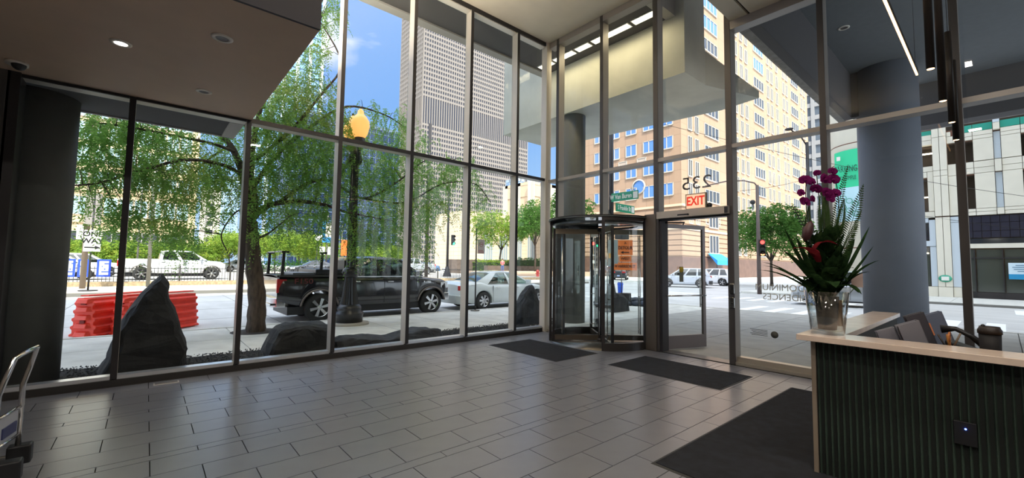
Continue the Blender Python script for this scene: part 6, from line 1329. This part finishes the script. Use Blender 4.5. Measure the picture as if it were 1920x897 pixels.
# notices
q = MB(); q.box((-.12, GYY(-1.2), GZ(1.28)), (-.09, GYY(-.18), GZ(2.05))); q.build('poster', mat('poster_pale', H((206,226,236)), .5), gar); q = MB(); q.box((-.13, GYY(-1.2), GZ(1.28)), (-.12, GYY(-.18), GZ(1.52))); q.build('poster_band', mat('poster_blue', H((30,140,190)), .5), gar)
q = MB()
for i, w_ in enumerate((.5,.7,.62,.4)): q.box((-.135, GYY(-.7-w_/2+.05), GZ(1.92-i*.095)), (-.12, GYY(-.7+w_/2+.05), GZ(1.95-i*.095)))
q.build('poster_print', BLACK if False else mat('print_blue', H((60,110,140)), .5), gar)
q = MB(); q.lathe([(.30,0),(.30,.02),(.002,.02)], (-.18, GYY(1.93), GZ(1.24)), 28, 'x'); 
for i in range(len(q.v)): v = q.v[i]; q.v[i] = (v[0], v[1], GZ(1.24)+(v[2]-GZ(1.24))*.75)
q.build('round_notice', mat('notice_green', H((60,160,130)), .5), gar); q = MB(); q.cbox((-.19, GYY(1.93), GZ(1.24)), (.01,.34,.24)); q.build('notice_centre', SIGNW, gar)
# round corner tower of the garage
rc = thing('round_corner_building', 'round pale stone corner of the garage with green parking sign', 'building', (41.3, 6.45, 0)); q = MB(); q.cyl((0,0,0), 2.2, 30, 64); q.build('wall', GST, rc)
for z in (3.2,6.4,9.6,11.0,12.8,14.4,17.6): q = MB(); q.lathe([(2.205,z),(2.225,z+.02),(2.225,z+.05),(2.205,z+.07)], (0,0,0), 64, cap=False); q.build('joint_band', GJ, rc)
def arcwall(r, a0, a1, z0, z1, m, nm, n=12):
    q = MB(); q.grid([[(r*math.cos(math.radians(lerp(a0,a1,i/n))), r*math.sin(math.radians(lerp(a0,a1,i/n))), z) for i in range(n+1)] for z in (z0, z1)]); return q.build(nm, m, rc)
sy = lambda py: at_depth(1590, py, 31.5).z
arcwall(2.26, 130, 225, sy(352), sy(281), mat('banner_green', H((52,206,150)), .6), 'banner_upper'); arcwall(2.26, 130, 225, sy(416), sy(352), mat('banner_ice', H((190,226,236)), .6), 'banner_lower')
ang = math.radians(178); r_ = Vector((math.sin(ang)*1.0, -math.cos(ang), 0)); r_ = Vector((math.sin(ang), -math.cos(ang), 0))*-1
cpt = Vector((4.46*math.cos(ang), 4.46*math.sin(ang), 0)); rv2 = Vector((0,-1,0))
for s_, py, sz in (('PARKING', 318, .66), ('MADE SIMPLE', 335, .42)):
    text('lettering', s_, tuple(Vector((-2.30,atx(1585,py,38.95).y-6.45,sy(py)))), rv2, (0,0,1), sz, BLACK if False else mat('sign_ink', H((20,70,60)), .6), rc, sx=.50)
q = MB(); q.cbox((-2.2,atx(1571,296,38.95).y-6.45,sy(296)), (.05,.22,.3)); q.build('banner_mark', SIGNW, rc)
for i in range(6): q = MB(); q.lathe([(.16,0),(.2,0),(.2,.01),(.16,.01)], (-2.28, atx(1578,300,38.95).y-6.45-.35*(i%3), sy(372+i*6)), 16, 'x', cap=False); q.build('banner_ring', GRN, rc)
# overhead wires crossing the intersection
WIRE = mat('wire', (.02,.02,.02), .6)
for i, (a, b) in enumerate(((at_depth(1240,232,24), Vector((37.9,-4,5.0))), (at_depth(1370,360,27), at_depth(1600,300,33)), (Vector((37.9,4,5.4)), Vector((37.8,-10,2.9)))  )):
    q = MB(); q.tube([a.lerp(b, t)+Vector((0,0,-.5*math.sin(math.pi*t))) for t in [k/12 for k in range(13)]], .012, 4); tag(q.build('overhead_wire', WIRE), ['overhead wire crossing above the intersection towards the garage','overhead wire from the lamp arm towards the round corner','short overhead wire in front of the garage'][i], 'wire')
